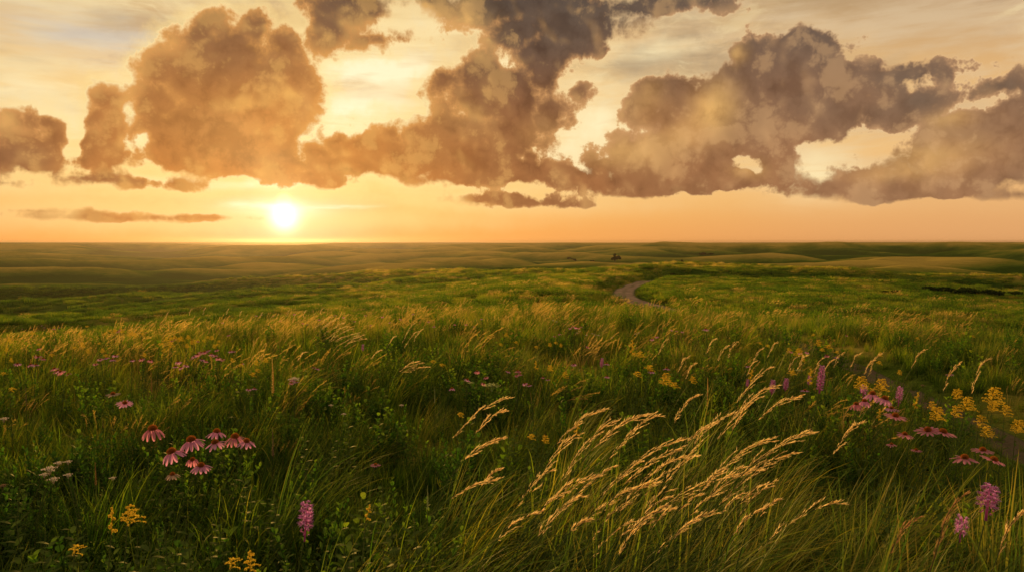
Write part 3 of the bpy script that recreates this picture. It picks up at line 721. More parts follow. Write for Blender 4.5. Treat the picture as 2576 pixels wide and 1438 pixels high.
M_PLUME = simple_mat('feathery_plume', (.46, .32, .12), (.84, .62, .29), .74, (1.3, 1.2, .95))
M_RUST = simple_mat('rusty_plume', (.26, .14, .05), (.50, .30, .11), .5)
M_BROWN = simple_mat('dry_seeds', (.12, .07, .04), (.34, .22, .12), .3)

def child(name, me, parent, mat=None, loc=(0, 0, 0), rot=None, scl=(1, 1, 1)):
    o = bpy.data.objects.new(name, me); COL.objects.link(o); o.parent = parent
    M_ = Matrix.Translation(loc)
    if rot is not None: M_ = M_ @ rot
    o.matrix_local = M_ @ Matrix.Diagonal((*scl, 1))
    return o
def thing(name, loc, label, cat, group=None, rz=0.0):
    o = bpy.data.objects.new(name, None); COL.objects.link(o); o.location = loc; o.rotation_euler = (0, 0, rz); o.empty_display_size = .1
    o['label'] = label; o['category'] = cat
    if group: o['group'] = group
    return o
def stand(X, Y, h, rmin=1.2):
    """ground position from which something h tall reaches up to the photo pixel"""
    p = march(X, Y, off=h, rmin=rmin, fn=height, rmax=3000)
    return p, Vector((p.x, p.y, hz1(p.x, p.y)))
def px_size(px, p): return px / FOC * (Vector((0, 0, CAMZ)) - p).length

# ---- shared meshes
def stem_mesh(name, bend, rad, mat, k=5):
    b = MB(); u = np.linspace(0, 1, 9)
    pts = np.stack([bend * u ** 1.8, .02 * np.sin(u * 5) * (1 - u), u], -1)
    b.tube(pts, np.linspace(rad, rad * .7, 9), .5, k); return b.mesh(name, mat)
STEMS = [(bd, stem_mesh('stem', bd, .0046, M_STEM)) for bd in (-.12, .02, .10, .20, .32)]
FSTEMS = [(bd, stem_mesh('stem', bd, .0065, M_STEM, 4)) for bd in (-.08, .06, .18)]
def petal_mesh(droop, mat, n=7):
    b = MB(); u = np.linspace(0, 1, n)
    # starts under the cone rim, goes out and droops
    ph = droop * (.35 + .65 * u); x = .16 + np.concatenate([[0], np.cumsum(np.cos(ph[:-1]))]) * .42 / (n - 1) * 1.9 * .62; z = -.04 - np.concatenate([[0], np.cumsum(np.sin(ph[:-1]))]) * .42 / (n - 1) * 1.9 * .62
    w = .078 * np.array([.35, .75, .95, 1.05, 1.0, .85, .35])
    for sgn in (-1, 1):                       # two halves with a crease between
        v = []
        for i in range(n):
            v.append((x[i], 0, z[i] - .012)); v.append((x[i] + (.02 if i == n - 1 else 0), sgn * w[i], z[i] + .010 * (1 - u[i])))
        b.add(v, [(2 * i, 2 * i + 1, 2 * i + 3, 2 * i + 2) for i in range(n - 1)], np.repeat(u, 2), .4)
    return b.mesh('petal', mat)
DROOPS = [.10, .45, .85, 1.15, 1.4]
PETALS = {(i, m.name): petal_mesh(d_, m) for i, d_ in enumerate(DROOPS) for m in (M_PINK, M_ROSE, M_FADED)}
def cone_mesh():
    b = MB(); k = 16; rings = 7
    v = []; t = []
    for i in range(rings):
        a = i / (rings - 1) * math.pi / 2 * 1.12 - .18
        v += [(.20 * math.cos(a) * math.cos(j * 2 * math.pi / k), .20 * math.cos(a) * math.sin(j * 2 * math.pi / k), .19 * math.sin(a)) for j in range(k)]; t += [.15] * k
    b.add(v, [(i * k + j, i * k + (j + 1) % k, (i + 1) * k + (j + 1) % k, (i + 1) * k + j) for i in range(rings - 1) for j in range(k)], t, .1)
    for q in range(170):                       # spines
        u = (q + .5) / 170; el_ = math.asin(u * .98); an = q * 2.39996
        c = np.array([.20 * math.cos(el_) * math.cos(an), .20 * math.cos(el_) * math.sin(an), .19 * math.sin(el_)])
        n_ = c / np.linalg.norm(c); s = np.cross(n_, (0.1, 0, 1.0)); s /= np.linalg.norm(s)
        tip = c + n_ * .055 + np.array([0, 0, .02])
        for s_ in (s, np.cross(n_, s)): b.ribbon([c - n_ * .01, c + n_ * .03, tip], s_, [.012, .010, .002], .9, [.35, .7, 1.0])
    return b.mesh('cone', M_CONE)
CONE = cone_mesh()
def ring_mesh(droop, mat, cnt=13):
    b = MB()
    for q in range(cnt):
        an = q * 2 * math.pi / cnt + vr.normal() * .08; dr = droop + vr.normal() * .15; u = np.linspace(0, 1, 4)
        ph = dr * (.4 + .6 * u); x = .16 + np.concatenate([[0], np.cumsum(np.cos(ph[:-1]))]) * .165; z = -.04 - np.concatenate([[0], np.cumsum(np.sin(ph[:-1]))]) * .165
        d = np.array([math.cos(an), math.sin(an), 0]); s = np.array([-math.sin(an), math.cos(an), 0])
        b.ribbon(x[:, None] * d + z[:, None] * np.array([0, 0, 1.0]), s, .078 * np.array([.5, 1, 1, .4]), vr.random())
    return b.mesh('petals', mat)
RINGS = {(i, m.name): ring_mesh(d_, m) for i, d_ in enumerate(DROOPS) for m in (M_PINK, M_ROSE, M_FADED)}
def stem_leaves(n=5, L=.11, w=.011):
    b = MB()
    for q in range(n):
        u = .12 + .5 * q / n; an = q * 2.2; el_ = .75
        b.leaf((.02 * u, 0, u), (math.cos(an) * math.cos(el_), math.sin(an) * math.cos(el_), math.sin(el_)), (0, 0, 1.0), L * vr.uniform(.8, 1.3), w, vr.random(), .55)
    return b.mesh('leaves', M_LEAF)
CLEAVES = [stem_leaves(5), stem_leaves(7, .13, .013)]

def coneflower(X, Y, wpx, label, h=.66, droop=3, mat=None, near=True, tilt=(0, 0), group=None, ang=None):
    mat = mat or M_PINK
    p, base = stand(X, Y, h); size = px_size(wpx, p)
    size = min(max(size, .05), .13)
    k_ = rng.randrange(len(STEMS)) if ang is None else ang
    bd, sme_ = (STEMS[k_] if near else FSTEMS[rng.randrange(3)])
    hh = p.z - base.z
    base = Vector((p.x - bd * hh, p.y, hz1(p.x - bd * hh, p.y))); hh = p.z - base.z
    t = thing('coneflower', base, label, 'flower', group)
    child('stem', sme_, t, scl=(hh, hh, hh))
    child('leaves', CLEAVES[rng.randrange(2)], t, scl=(1, 1, hh), rot=Matrix.Rotation(rng.uniform(0, 6), 4, 'Z'))
    top = Vector((bd * hh, 0, hh)); T_ = Matrix.Rotation(tilt[0], 4, 'Y') @ Matrix.Rotation(tilt[1], 4, 'X')
    wfac = {0: 1.26, 1: 1.18, 2: 1.02, 3: .86, 4: .72}[droop]; s = size / wfac
    child('cone', CONE, t, loc=top, rot=T_, scl=(s * .86, s * .86, s * .86))
    if near:
        n = rng.choice((12, 13, 14)); a0 = rng.uniform(0, 1)
        for q in range(n):
            dr = min(4, max(0, droop + rng.choice((-1, 0, 0, 0, 1)) * (1 if rng.random() < .45 else 0)))
            child('petal', PETALS[(dr, mat.name)], t, loc=top, rot=T_ @ Matrix.Rotation(a0 + q * 2 * math.pi / n + rng.uniform(-.09, .09), 4, 'Z'), scl=(s * rng.uniform(.88, 1.1), s * rng.uniform(.85, 1.15), s))
    else:
        child('petals', RINGS[(droop, mat.name)], t, loc=top, rot=T_ @ Matrix.Rotation(rng.uniform(0, 6), 4, 'Z'), scl=(s, s, s))
    return t

# the nine pink coneflowers in the left foreground and their neighbours
coneflower(384, 1078, 34, 'pink coneflower highest and farthest left of the front cluster, petals hanging like a skirt', .68, 4, M_ROSE, tilt=(.05, .1))
coneflower(432, 1136, 42, 'pink coneflower leaning left in the front cluster, two petals sticking out to its right', .62, 3, tilt=(-.25, .15))
coneflower(481, 1106, 43, 'large rust-domed pink coneflower in the middle of the front cluster with petals flared right', .66, 3, tilt=(-.12, .1))
coneflower(545, 1085, 39, 'flat wide pink coneflower at the top centre of the front cluster, above another bloom', .70, 2, tilt=(.05, -.05))
coneflower(541, 1112, 40, 'pink coneflower directly below the flat topmost bloom of the front cluster', .66, 2, tilt=(-.06, .1))
coneflower(591, 1098, 38, 'deep pink coneflower with a tall cone and drooping petals, touching its right neighbour', .68, 3, M_ROSE, tilt=(.02, .1))
coneflower(620, 1109, 36, 'lilac pink coneflower at the right end of the front cluster', .67, 2, tilt=(.12, .1))
coneflower(505, 1170, 38, 'lilac pink coneflower lowest of the front cluster, above broad grass leaves', .60, 2, tilt=(.02, .12))
coneflower(484, 1155, 20, 'small wilted red coneflower half hidden above the lowest bloom of the front cluster', .58, 4, M_ROSE, tilt=(.2, .3))
coneflower(434, 1192, 27, 'faded straw-coloured coneflower with ragged petals under the front pink cluster', .55, 2, M_FADED, tilt=(0, .1))
coneflower(284, 990, 30, 'dark-centred pale coneflower seen side-on, behind the front cluster at left', .62, 0, M_FADED, tilt=(0, .05))
coneflower(314, 1013, 33, 'pale pink open coneflower with spread narrow petals beside the side-on one', .60, 0, tilt=(.15, .2))
coneflower(945, 1168, 26, 'dull red coneflower sunk in dark green leaves left of the arching grass', .62, 0, M_ROSE)
# right foreground
coneflower(2253, 1045, 47, 'big rose coneflower with a bright orange dome at the top of the right-hand stand', .74, 0, M_ROSE, tilt=(.12, .12), ang=3)
coneflower(2243, 1026, 28, 'pale pink coneflower peeking out behind the big orange-domed bloom', .70, 1)
coneflower(2195, 990, 30, 'pink coneflower with drooping petals below the round purple tuft', .70, 3)
coneflower(2226, 1002, 30, 'pink coneflower with drooping petals leaning right, behind the orange-domed bloom', .70, 3, tilt=(.25, .1))
coneflower(2175, 1008, 20, 'closed mauve coneflower with petals folded down, left in the right-hand stand', .66, 4)
coneflower(2154, 1016, 20, 'wilted crimson coneflower at the left edge of the right-hand stand', .64, 4, M_ROSE)
coneflower(2335, 1081, 47, 'rose coneflower with upswept petals, left one of a touching pair', .72, 0, M_ROSE, tilt=(-.2, .1), ang=3)
coneflower(2374, 1085, 47, 'rose coneflower with a red dome, right one of a touching pair', .72, 0, M_ROSE, tilt=(.18, .1), ang=4)
coneflower(2277, 1091, 32, 'dull brownish rose coneflower on a leaning stalk left of the touching pair', .66, 1, M_ROSE, tilt=(.1, .1), ang=3)
coneflower(2243, 1116, 20, 'tiny rose coneflower bud low beneath the orange-domed bloom', .60, 1, M_ROSE)
coneflower(2305, 1131, 22, 'small crumpled rose coneflower low under the touching pair', .60, 0, M_ROSE)
coneflower(2427, 1150, 44, 'brownish pink flat coneflower left of two others near the right edge', .70, 1, M_ROSE, ang=2)
coneflower(2473, 1131, 40, 'flat rose coneflower, uppermost of three near the right edge', .72, 0, M_ROSE, ang=3)
coneflower(2501, 1155, 45, 'flat rose coneflower tilted right, farthest right of three near the edge', .70, 0, M_ROSE, tilt=(.3, .1), ang=4)
coneflower(2025, 981, 20, 'small pale pink coneflower between the yellow goldenrods right of the tall purple spike', .62, 0)
coneflower(1638, 934, 18, 'pink coneflower just right of the tall yellow goldenrod group', .62, 1, near=False)
coneflower(1677, 926, 18, 'pink coneflower with a yellow stalk beside it, before a dark hollow', .62, 1, near=False)
coneflower(1526, 914, 16, 'mauve coneflower next to a dark purple spike left of the goldenrod group', .62, 1, near=False)
coneflower(1527, 946, 15, 'small pink coneflower low at the left foot of the tall goldenrods', .55, 1, near=False)
coneflower(1882, 920, 13, 'lone small mauve coneflower in grass above the arching plumes at right', .60, 1, near=False)
coneflower(2390, 940, 15, 'grey-pink coneflower at the edge of the worn track at right', .60, 1, near=False)
coneflower(1775, 827, 17, 'pink coneflower clump standing alone in the mid meadow below the track bend', .75, 1, near=False)
groups = [
 ('small pink coneflowers in the far left bunch before dark grass', 'one of the pink coneflowers crowded together at far left, below the goldenrod patch', [(136,926,16),(146,931,14),(152,934,15),(161,934,13),(141,934,12),(172,940,14)]),
 ('pale pink coneflowers at the left edge', 'one of the scattered pale pink coneflowers nearest the left edge of the meadow', [(44,914,14),(77,916,13),(90,917,14),(96,896,15),(108,901,12),(97,876,10)]),
 ('pink coneflowers in the thick left-of-centre drift', 'one of the pink coneflowers packed in the thick drift left of the dry golden spike', [(488,896,13),(497,890,14),(506,886,14),(515,884,13),(524,881,12),(532,890,13),(541,893,13),(549,900,14),(508,903,13),(518,907,12),(560,904,11),(481,902,11),(545,879,12)]),
 ('pale coneflowers left of the thick pink drift', 'one of the pale washed-out coneflowers just left of the thick pink drift', [(448,909,13),(441,921,15),(468,919,14),(455,924,12)]),
 ('pink coneflowers before the left goldenrods', 'one of the pink coneflowers in a loose line below the left goldenrod patch', [(252,903,13),(268,899,12),(283,903,13),(333,905,12),(356,902,14),(290,893,13),(378,905,12),(240,915,11)]),
 ('pink coneflowers right of the thick drift', 'one of the few pink coneflowers between the thick drift and the curled golden grass', [(580,882,13),(587,883,12),(608,914,12),(738,955,15),(746,960,14),(733,962,12),(790,923,13),(798,926,12),(625,979,13),(640,976,12)]),
 ('pink coneflowers in the centre of the meadow', 'one of the pink coneflowers dotted across the middle of the meadow beside yellow buds', [(1176,954,18),(1200,933,14),(1222,948,12),(1217,964,13),(1278,934,14),(1303,932,16),(1308,940,15),(1300,944,13),(1137,976,16),(1320,964,13),(1331,968,12),(1366,948,12),(1378,954,11),(1443,915,9)]),
 ('tiny pink coneflowers below the track bend', 'one of the tiny pink coneflowers in a far patch left below the track bend', [(1440,820,9),(1448,822,9),(1455,824,8),(1434,825,8),(1462,821,8),(1407,839,8),(1395,845,7),(1478,872,9),(1640,852,8),(1652,846,8)]),
 ('tiny pink coneflowers on the crest', 'one of the tiny pink coneflowers along the golden crest left of centre', [(640+int(i*23+rng.uniform(-9,9)), 789+int(rng.uniform(0,32)), 6) for i in range(26)]),
 ('tiny pink coneflowers in the left middle distance', 'one of the tiny dark pink coneflowers in the grass of the left middle distance', [(56,826,9),(105,818,8),(112,823,8),(135,826,8),(148,824,8),(78,824,8),(296,833,9),(301,829,8),(150,822,8),(560,810,7),(440,853,9),(432,857,8),(498,858,10),(575,842,8)]),
 ('pink coneflowers along the right meadow rise', 'one of the tiny pink coneflowers on the rise right of the track', [(2012,887,10),(2030,886,9),(1990,884,8),(2080,893,8),(2105,897,8),(1690,829,8),(1702,831,8),(1716,834,7),(2130,843,7)]),
]
for grp_, lab, lst in groups:
    for (X, Y, w_) in lst:
        coneflower(X, Y, w_, lab, rng.uniform(.52, .66) if Y > 835 else rng.uniform(.5, .62), rng.choice((0, 1, 1, 2)), rng.choice((M_PINK, M_PINK, M_ROSE)), near=False, tilt=(rng.uniform(-.25, .3), rng.uniform(-.1, .4)), group=grp_)

# ---- goldenrod
def plume_mesh(kind):
    b = MB(); nb = {0: 15, 1: 7, 2: 22, 3: 11}[kind]; H = {0: .17, 1: .15, 2: .20, 3: .12}[kind]; W_ = {0: .085, 1: .03, 2: .10, 3: .10}[kind]
    b.tube([(0, 0, -.03), (0.005, 0, H * .5), (.01, 0, H)], [.0022, .0018, .001], .1, 4)
    for q in range(nb):
        u = (q + .5) / nb; an = q * 2.4 + vr.normal() * .3; L = W_ * (1.15 - .75 * u) * vr.uniform(.7, 1.15)
        d = np.array([math.cos(an), math.sin(an), 0]) + np.array([.25, 0, 0])
        t = np.linspace(0, 1, 7); pts = np.array([0, 0, H * u * .9]) + (t * L)[:, None] * d + ((t * .75 - t ** 2 * .55) * L * 1.1)[:, None] * np.array([0, 0, 1.0])
        b.tube(pts, .0009, .1, 3, np.full(7, .05))
        for j in range(42):
            tt_ = .15 + .85 * (j + vr.random()) / 30; c = np.array([np.interp(tt_, t, pts[:, k]) for k in range(3)]) + vr.normal(size=3) * .0032 + np.array([0, 0, .003])
            s = vr.uniform(.0028, .0052); a_ = vr.random() * 3; e1 = np.array([math.cos(a_), math.sin(a_), vr.normal() * .5]) * s; e2 = np.cross(e1 / s, (0, .3, 1)) * s; e3 = np.array([0, 0, s * 1.2])
            r0 = vr.random()
            b.add([c - e1, c - e2, c + e1, c + e2], [(0, 1, 2, 3)], .3 + .7 * vr.random(), r0); b.add([c - e1, c - e3, c + e1, c + e3], [(0, 1, 2, 3)], .3 + .7 * vr.random(), r0)
    return b.mesh('flower_plume', M_YELLOW)
PLM = [plume_mesh(k) for k in (0, 1, 2, 3)]
def gr_leaves(n=34, L=.085, w=.0085):
    b = MB()
    for q in range(n):
        u = .10 + .86 * q / n; an = q * 2.39; el_ = .45 + .5 * u
        b.leaf((.06 * u ** 1.8, 0, u), (math.cos(an) * math.cos(el_), math.sin(an) * math.cos(el_), math.sin(el_)), (0, 0, 1.0), L * (1.15 - .7 * u) * vr.uniform(.8, 1.2), w * (1.1 - .4 * u), vr.random(), .4, 4, u * .5, u)
    return b.mesh('leaves', M_LEAF)
GRL = [gr_leaves(), gr_leaves(44, .07, .007), gr_leaves(26, .11, .011)]
GSTEM = stem_mesh('stem', .06, .0042, M_STEM)
def goldenrod(X, Y, wpx, label, h=.72, kind=0, group=None, tall=1.0):
    p, base = stand(X, Y, h); size = px_size(wpx, p); w0 = {0: .17, 1: .07, 2: .20, 3: .20}[kind]; s = min(max(size / w0 * .74, .3), 1.1)
    t = thing('goldenrod', base, label, 'wildflower', group); hp = {0: .17, 1: .15, 2: .20, 3: .12}[kind] * s * tall
    hh = max(.2, p.z - base.z - hp * .5)
    rot = Matrix.Rotation(rng.uniform(-.8, .8), 4, 'Z')
    child('stem', GSTEM, t, rot=rot, scl=(hh, hh, hh)); child('leaves', GRL[rng.randrange(3)], t, rot=rot, scl=(1.0, 1.0, hh))
    tp = rot @ Vector((.06 * hh, 0, hh)); lean = Matrix.Rotation(rng.uniform(0, .25), 4, 'Y')
    child('flower_plume', PLM[kind], t, loc=tp, rot=lean @ Matrix.Rotation(rng.uniform(-.6, .6), 4, 'Z'), scl=(s, s, s * tall))
    return t
goldenrod(290, 1292, 60, 'tall branching goldenrod with the brightest yellow plume at lower left', .80, 2)
goldenrod(244, 1312, 26, 'narrow pale green-yellow goldenrod spike just left of the bright plume at lower left', .78, 1, tall=1.5)
goldenrod(160, 1378, 30, 'short goldenrod with one small round yellow head near the lower left corner', .74, 3)
goldenrod(544, 1416, 46, 'goldenrod with a low rounded yellow head at the bottom edge, left of a taller one', .78, 3)
goldenrod(612, 1398, 44, 'upright lumpy goldenrod plume at the bottom edge, left of the purple spike', .82, 0, tall=1.3)
goldenrod(890, 1290, 26, 'thin budding goldenrod right of the near purple spike', .78, 1)
goldenrod(1577, 872, 22, 'topmost narrow goldenrod of the bright yellow group at right of centre', .86, 1, tall=1.2)
goldenrod(1598, 894, 36, 'upper full goldenrod head of the bright yellow group at right of centre', .84, 3)
goldenrod(1616, 924, 36, 'right-hand goldenrod head of the bright yellow group, beside a dark hollow', .80, 3)
goldenrod(1586, 940, 34, 'lower left goldenrod head of the bright yellow group at right of centre', .74, 3)
goldenrod(1655, 952, 46, 'broad goldenrod clump right below the bright yellow group', .74, 2)
goldenrod(1682, 968, 36, 'goldenrod at the lower right end of the bright yellow group', .68, 3)
goldenrod(1733, 956, 26, 'single goldenrod between the bright yellow group and the arching plumes', .72, 0)
goldenrod(1337, 916, 15, 'small orange-yellow goldenrod bud standing up in the middle of the meadow', .72, 1)
goldenrod(1371, 925, 24, 'feathery yellow goldenrod right of the lone orange bud', .68, 2)
goldenrod(1410, 944, 24, 'pale yellow goldenrod between the lone bud and the bright yellow group', .68, 0)
goldenrod(1144, 1044, 26, 'small yellow goldenrod just left of the first golden grass plumes', .62, 3)
goldenrod(1317, 1098, 30, 'left of two budding goldenrods behind the golden grass plumes', .66, 3)
goldenrod(1352, 1104, 30, 'right of two budding goldenrods behind the golden grass plumes', .66, 0)
goldenrod(1432, 1075, 24, 'orange-tinted goldenrod rising just behind the tall golden plume', .66, 1)
goldenrod(1101, 917, 16, 'rounded orange-yellow goldenrod at the end of the curled golden grass', .62, 3)
goldenrod(1080, 908, 14, 'small goldenrod above the curled golden grass', .62, 3)
goldenrod(1875, 943, 20, 'narrow goldenrod beside a purple spike, among arching plumes', .72, 1)
goldenrod(1980, 938, 28, 'rounded goldenrod left of the tall purple spike', .74, 3)
goldenrod(2024, 945, 20, 'slender goldenrod touching the tall purple spike on its left', .74, 1, tall=1.3)
goldenrod(2000, 886, 30, 'mid-distance goldenrod above the tall purple spike', .72, 2)
goldenrod(2197, 911, 18, 'lone bright goldenrod head near the worn track', .70, 3)
goldenrod(2150, 963, 46, 'left half of the spreading goldenrod above the round purple tuft', .74, 2)
goldenrod(2197, 967, 44, 'right half of the spreading goldenrod above the pink coneflowers', .74, 2)
goldenrod(2197, 1041, 18, 'small narrow goldenrod low among the right-hand coneflowers', .62, 1)
goldenrod(2284, 1004, 16, 'thin tall goldenrod between coneflowers and the large yellow bank', .74, 1, tall=1.6)
goldenrod(2325, 1018, 28, 'goldenrod at the left foot of the large yellow bank at right', .72, 0)
goldenrod(2347, 1043, 46, 'full goldenrod just above the touching pair of coneflowers', .72, 2)
goldenrod(2388, 990, 34, 'goldenrod at the upper left of the large yellow bank at right', .80, 2)
goldenrod(2410, 1014, 44, 'goldenrod in the middle of the large yellow bank at right', .78, 2)
goldenrod(2470, 992, 56, 'widest goldenrod crowning the large yellow bank at right', .80, 2)
goldenrod(2476, 1020, 34, 'goldenrod under the widest plume of the large yellow bank', .76, 2)
goldenrod(2392, 1036, 36, 'goldenrod at the lower left of the large yellow bank at right', .74, 0)
goldenrod(2450, 1060, 38, 'goldenrod hanging below the large yellow bank, above another drooping one', .72, 0)
goldenrod(2462, 1085, 36, 'drooping goldenrod lowest beneath the large yellow bank', .70, 2)
goldenrod(2520, 1035, 32, 'dim goldenrod right of the large yellow bank', .74, 0)
goldenrod(2543, 1073, 42, 'goldenrod nearest the right edge of the picture', .74, 2)
ggroups = [
 ('goldenrods in the left patch', 'one of the small goldenrods forming the yellow patch in the left middle distance', [(260+i*11+rng.uniform(-5,5), 829+rng.uniform(0,14), 14) for i in range(10)] + [(285,832,14),(196,838,14),(212,821,9),(73,837,12)]),
 ('goldenrods in the left-centre patch', 'one of the small goldenrods forming the broad yellow patch left of the golden plumes', [(404+i*9+rng.uniform(-4,4), 848+rng.uniform(-2,22), 15) for i in range(16)] + [(420,866,20),(538,867,16),(392,866,13),(425,850,14),(405,880,13)]),
 ('goldenrods scattered at left', 'one of the separate small goldenrods between the dark clumps at left', [(246,863,13),(248,881,14),(257,895,11),(180,874,14),(196,867,16),(210,884,12),(352,893,11),(120,893,9),(90,866,9),(5,880,10)]),
 ('goldenrods at far left edge', 'one of the low yellow-green goldenrods hugging the left edge', [(20,905,12),(6,938,12),(22,977,18),(12,855,10)]),
 ('goldenrods in the far right meadow', 'one of the small goldenrods spread over the right meadow beyond the purple spikes', [(2050,862,22),(2075,872,24),(2062,880,18),(1975,880,18),(1925,870,14),(2010,905,18),(2095,885,16),(1905,863,12),(2205,890,12),(2250,935,12)]),
 ('faint goldenrods near the track', 'one of the faint far goldenrods in the grass below the track bend', [(1375,866,12),(1390,862,12),(1404,868,10),(1290,860,12),(1250,866,10),(1340,872,12),(2040,842,10),(2440,845,12),(2300,850,10),(1265,840,8)]),
 ('goldenrods between the drift and the dry spike', 'one of the yellowish goldenrods between the thick pink drift and the dry golden spike', [(625,942,24),(640,930,20),(633,912,18),(660,905,14),(600,918,14),(575,905,12)]),
]
for grp_, lab, lst in ggroups:
    for (X, Y, w_) in lst:
        goldenrod(X, Y, w_ * 1.0, lab, rng.uniform(.52, .66), rng.choice((0, 2, 3, 3)), group=grp_)

# ---- purple spikes
def spike_mesh(kind):
    b = MB(); H = {0: .12, 1: .16, 2: .05}[kind]; R0 = {0: .020, 1: .013, 2: .020}[kind]
    b.tube([(0, 0, -.02), (0, 0, H * .5), (0, 0, H)], [.003, .0022, .0012], .0, 5)
    n = {0: 34, 1: 44, 2: 15}[kind]
    for q in range(n):
        u = (q + .5) / n; an = q * 2.39996; env = .7 + .45 * math.sin(math.pi * (.2 + .7 * u)); bud = u < .25 and kind == 0
        d = np.array([math.cos(an), math.sin(an), .35]); d /= np.linalg.norm(d)
        hub = np.array([0, 0, H * u]) + d * R0 * .52 * env; r0 = vr.random()
        for j in range(10 if bud else 24):
            e_ = d * .8 + vr.normal(size=3) * .62; e_ /= np.linalg.norm(e_); s = np.cross(e_, (0.1, 0.2, 1)); s /= np.linalg.norm(s)
            L = R0 * (.22 if bud else vr.uniform(.38, .62)) * env
            b.ribbon([hub, hub + e_ * L * .6, hub + e_ * L], s, [.0011, .0013, .0005], r0 * (.25 if bud else 1), [0, .3, .35] if bud else [.0, .6, 1.0])
    return b.mesh('flower_spike', M_PURPLE)
SPK = [spike_mesh(k) for k in range(3)]
def spike_leaves():
    b = MB()
    for q in range(46):
        u = .03 + .85 * q / 46; an = q * 2.4; el_ = .9
        b.leaf((0, 0, u), (math.cos(an) * math.cos(el_), math.sin(an) * math.cos(el_), math.sin(el_)), (0, 0, 1.0), .11 * (1.1 - .8 * u), .003, vr.random(), .4)
    return b.mesh('leaves', M_LEAF)
SPL = spike_leaves(); SST = stem_mesh('stem', .12, .0042, M_STEM)
def liatris(X, Y, hpx, wpx, label, h=.7, kind=0):
    """X, Y: middle of the spike"""
    p, base = stand(X, Y, h); H = {0: .12, 1: .16, 2: .05}[kind]; s = px_size(hpx, p) / H; sw = px_size(wpx, p) / ({0: .043, 1: .028, 2: .043}[kind])
    hh = p.z - base.z - H * s / 2; x0 = p.x - .12 * hh; base = Vector((x0, p.y, hz1(x0, p.y))); hh = p.z - base.z - H * s / 2
    t = thing('blazing_star', base, label, 'wildflower')
    child('stem', SST, t, scl=(hh, hh, hh)); child('leaves', SPL, t, scl=(1, 1, hh)); child('flower_spike', SPK[kind], t, loc=(.12 * hh, 0, hh), rot=Matrix.Rotation(.08, 4, 'Y'), scl=(sw, sw, s))
liatris(766, 1305, 78, 36, 'fluffy purple flower spike near the bottom, left of centre, reddish at its foot', .72, 0)
liatris(2483, 1257, 62, 40, 'large magenta flower spike on a long thin stalk at the lower right', .80, 0)
liatris(2417, 1323, 36, 28, 'short lilac flower tuft on a thin stalk below the large magenta spike', .68, 2)
liatris(2063, 950, 56, 19, 'tallest slim purple flower spike, right of centre among goldenrods', .86, 1)
liatris(2261, 993, 36, 17, 'stubby purple flower spike behind the right-hand coneflowers', .80, 0)
liatris(1942, 971, 30, 15, 'purple flower spike above the arching plumes, left of a smaller one', .70, 1)
liatris(1976, 965, 26, 13, 'small pinkish purple spike between two goldenrods', .70, 1)
liatris(2172, 980, 18, 18, 'round bright purple tuft under the spreading goldenrod', .66, 2)
liatris(1513, 911, 22, 10, 'dark purple flower spike left of the bright yellow goldenrod group', .70, 1)
liatris(912, 873, 15, 7, 'tiny dark purple spike beside the curled golden grass', .62, 1)
liatris(2035, 955, 20, 10, 'faint mauve spike just left of the tallest purple spike', .68, 1)
liatris(1880, 962, 16, 8, 'slim rose spike half hidden in grass above the arching plumes', .62, 1)

# ---- white and dry flower heads
def umbel_mesh(name, mat, n=7, R_=.03):
    b = MB()
    for q in range(n):
        an = q * 2.4; rr_ = R_ * math.sqrt(q / n); tip = np.array([math.cos(an) * rr_, math.sin(an) * rr_, .035 - .25 * rr_])
        b.tube([(0, 0, 0), tip * .5 + np.array([0, 0, .004]), tip], .0008, .0, 3, np.zeros(3))
        for j in range(13):
            c = tip + vr.normal(size=3) * np.array([.0055, .0055, .0022]); s = vr.uniform(.0018, .0034); a_ = vr.random() * 3
            e1 = np.array([math.cos(a_), math.sin(a_), .2]) * s; e2 = np.array([-math.sin(a_), math.cos(a_), -.1]) * s
            b.add([c - e1, c - e2, c + e1, c + e2], [(0, 1, 2, 3)], .4 + .6 * vr.random(), vr.random()); e3 = np.array([0, 0, s]); b.add([c - e1, c - e3, c + e1, c + e3], [(0, 1, 2, 3)], .4 + .6 * vr.random(), vr.random())
    return b.mesh(name, mat)
UMB = {m.name: umbel_mesh('flower_head', m) for m in (M_WHITE, M_PALEG, M_BROWN)}
def umbel(X, Y, wpx, label, h=.6, mat=None, group=None, name='yarrow'):
    mat = mat or M_WHITE; p, base = stand(X, Y, h); s = px_size(wpx, p) / .072; hh = p.z - base.z - .03 * s
    bd, sm_ = STEMS[rng.randrange(5)]; x0 = p.x - bd * hh; base = Vector((x0, p.y, hz1(x0, p.y))); hh = p.z - base.z - .03 * s
    t = thing(name, base, label, 'wildflower', group); child('stem', sm_, t, scl=(hh, hh, hh)); child('leaves', SPL, t, scl=(.7, .7, hh * .8)); child('flower_head', UMB[mat.name], t, loc=(bd * hh, 0, hh), scl=(s, s, s))
umbel(124, 1178, 34, 'widest cream flower head of the pale cluster at lower left', .62)
umbel(147, 1163, 20, 'cream flower head at the upper right of the pale cluster at lower left', .64)
umbel(111, 1192, 20, 'cream flower head at the left side of the pale cluster', .60)
umbel(134, 1204, 26, 'drooping cream flower head lowest in the pale cluster', .56)
umbel(171, 1160, 18, 'single off-white flower head right of the pale cluster, upper one', .64)
umbel(171, 1193, 20, 'single off-white flower head right of the pale cluster, lower one', .58)
umbel(9, 1052, 20, 'white flower head cut by the left edge of the picture', .62)
umbel(6, 1220, 20, 'brownish cream flower head at the left edge, low down', .60, M_BROWN)
umbel(283, 1201, 16, 'tiny cream flower head below the faded coneflower, to its left', .55)
umbel(1237, 968, 42, 'wide pale green flower head among the central pink coneflowers', .58, M_PALEG)
umbel(1185, 962, 18, 'small pale green flower head left of the wide one', .58, M_PALEG)
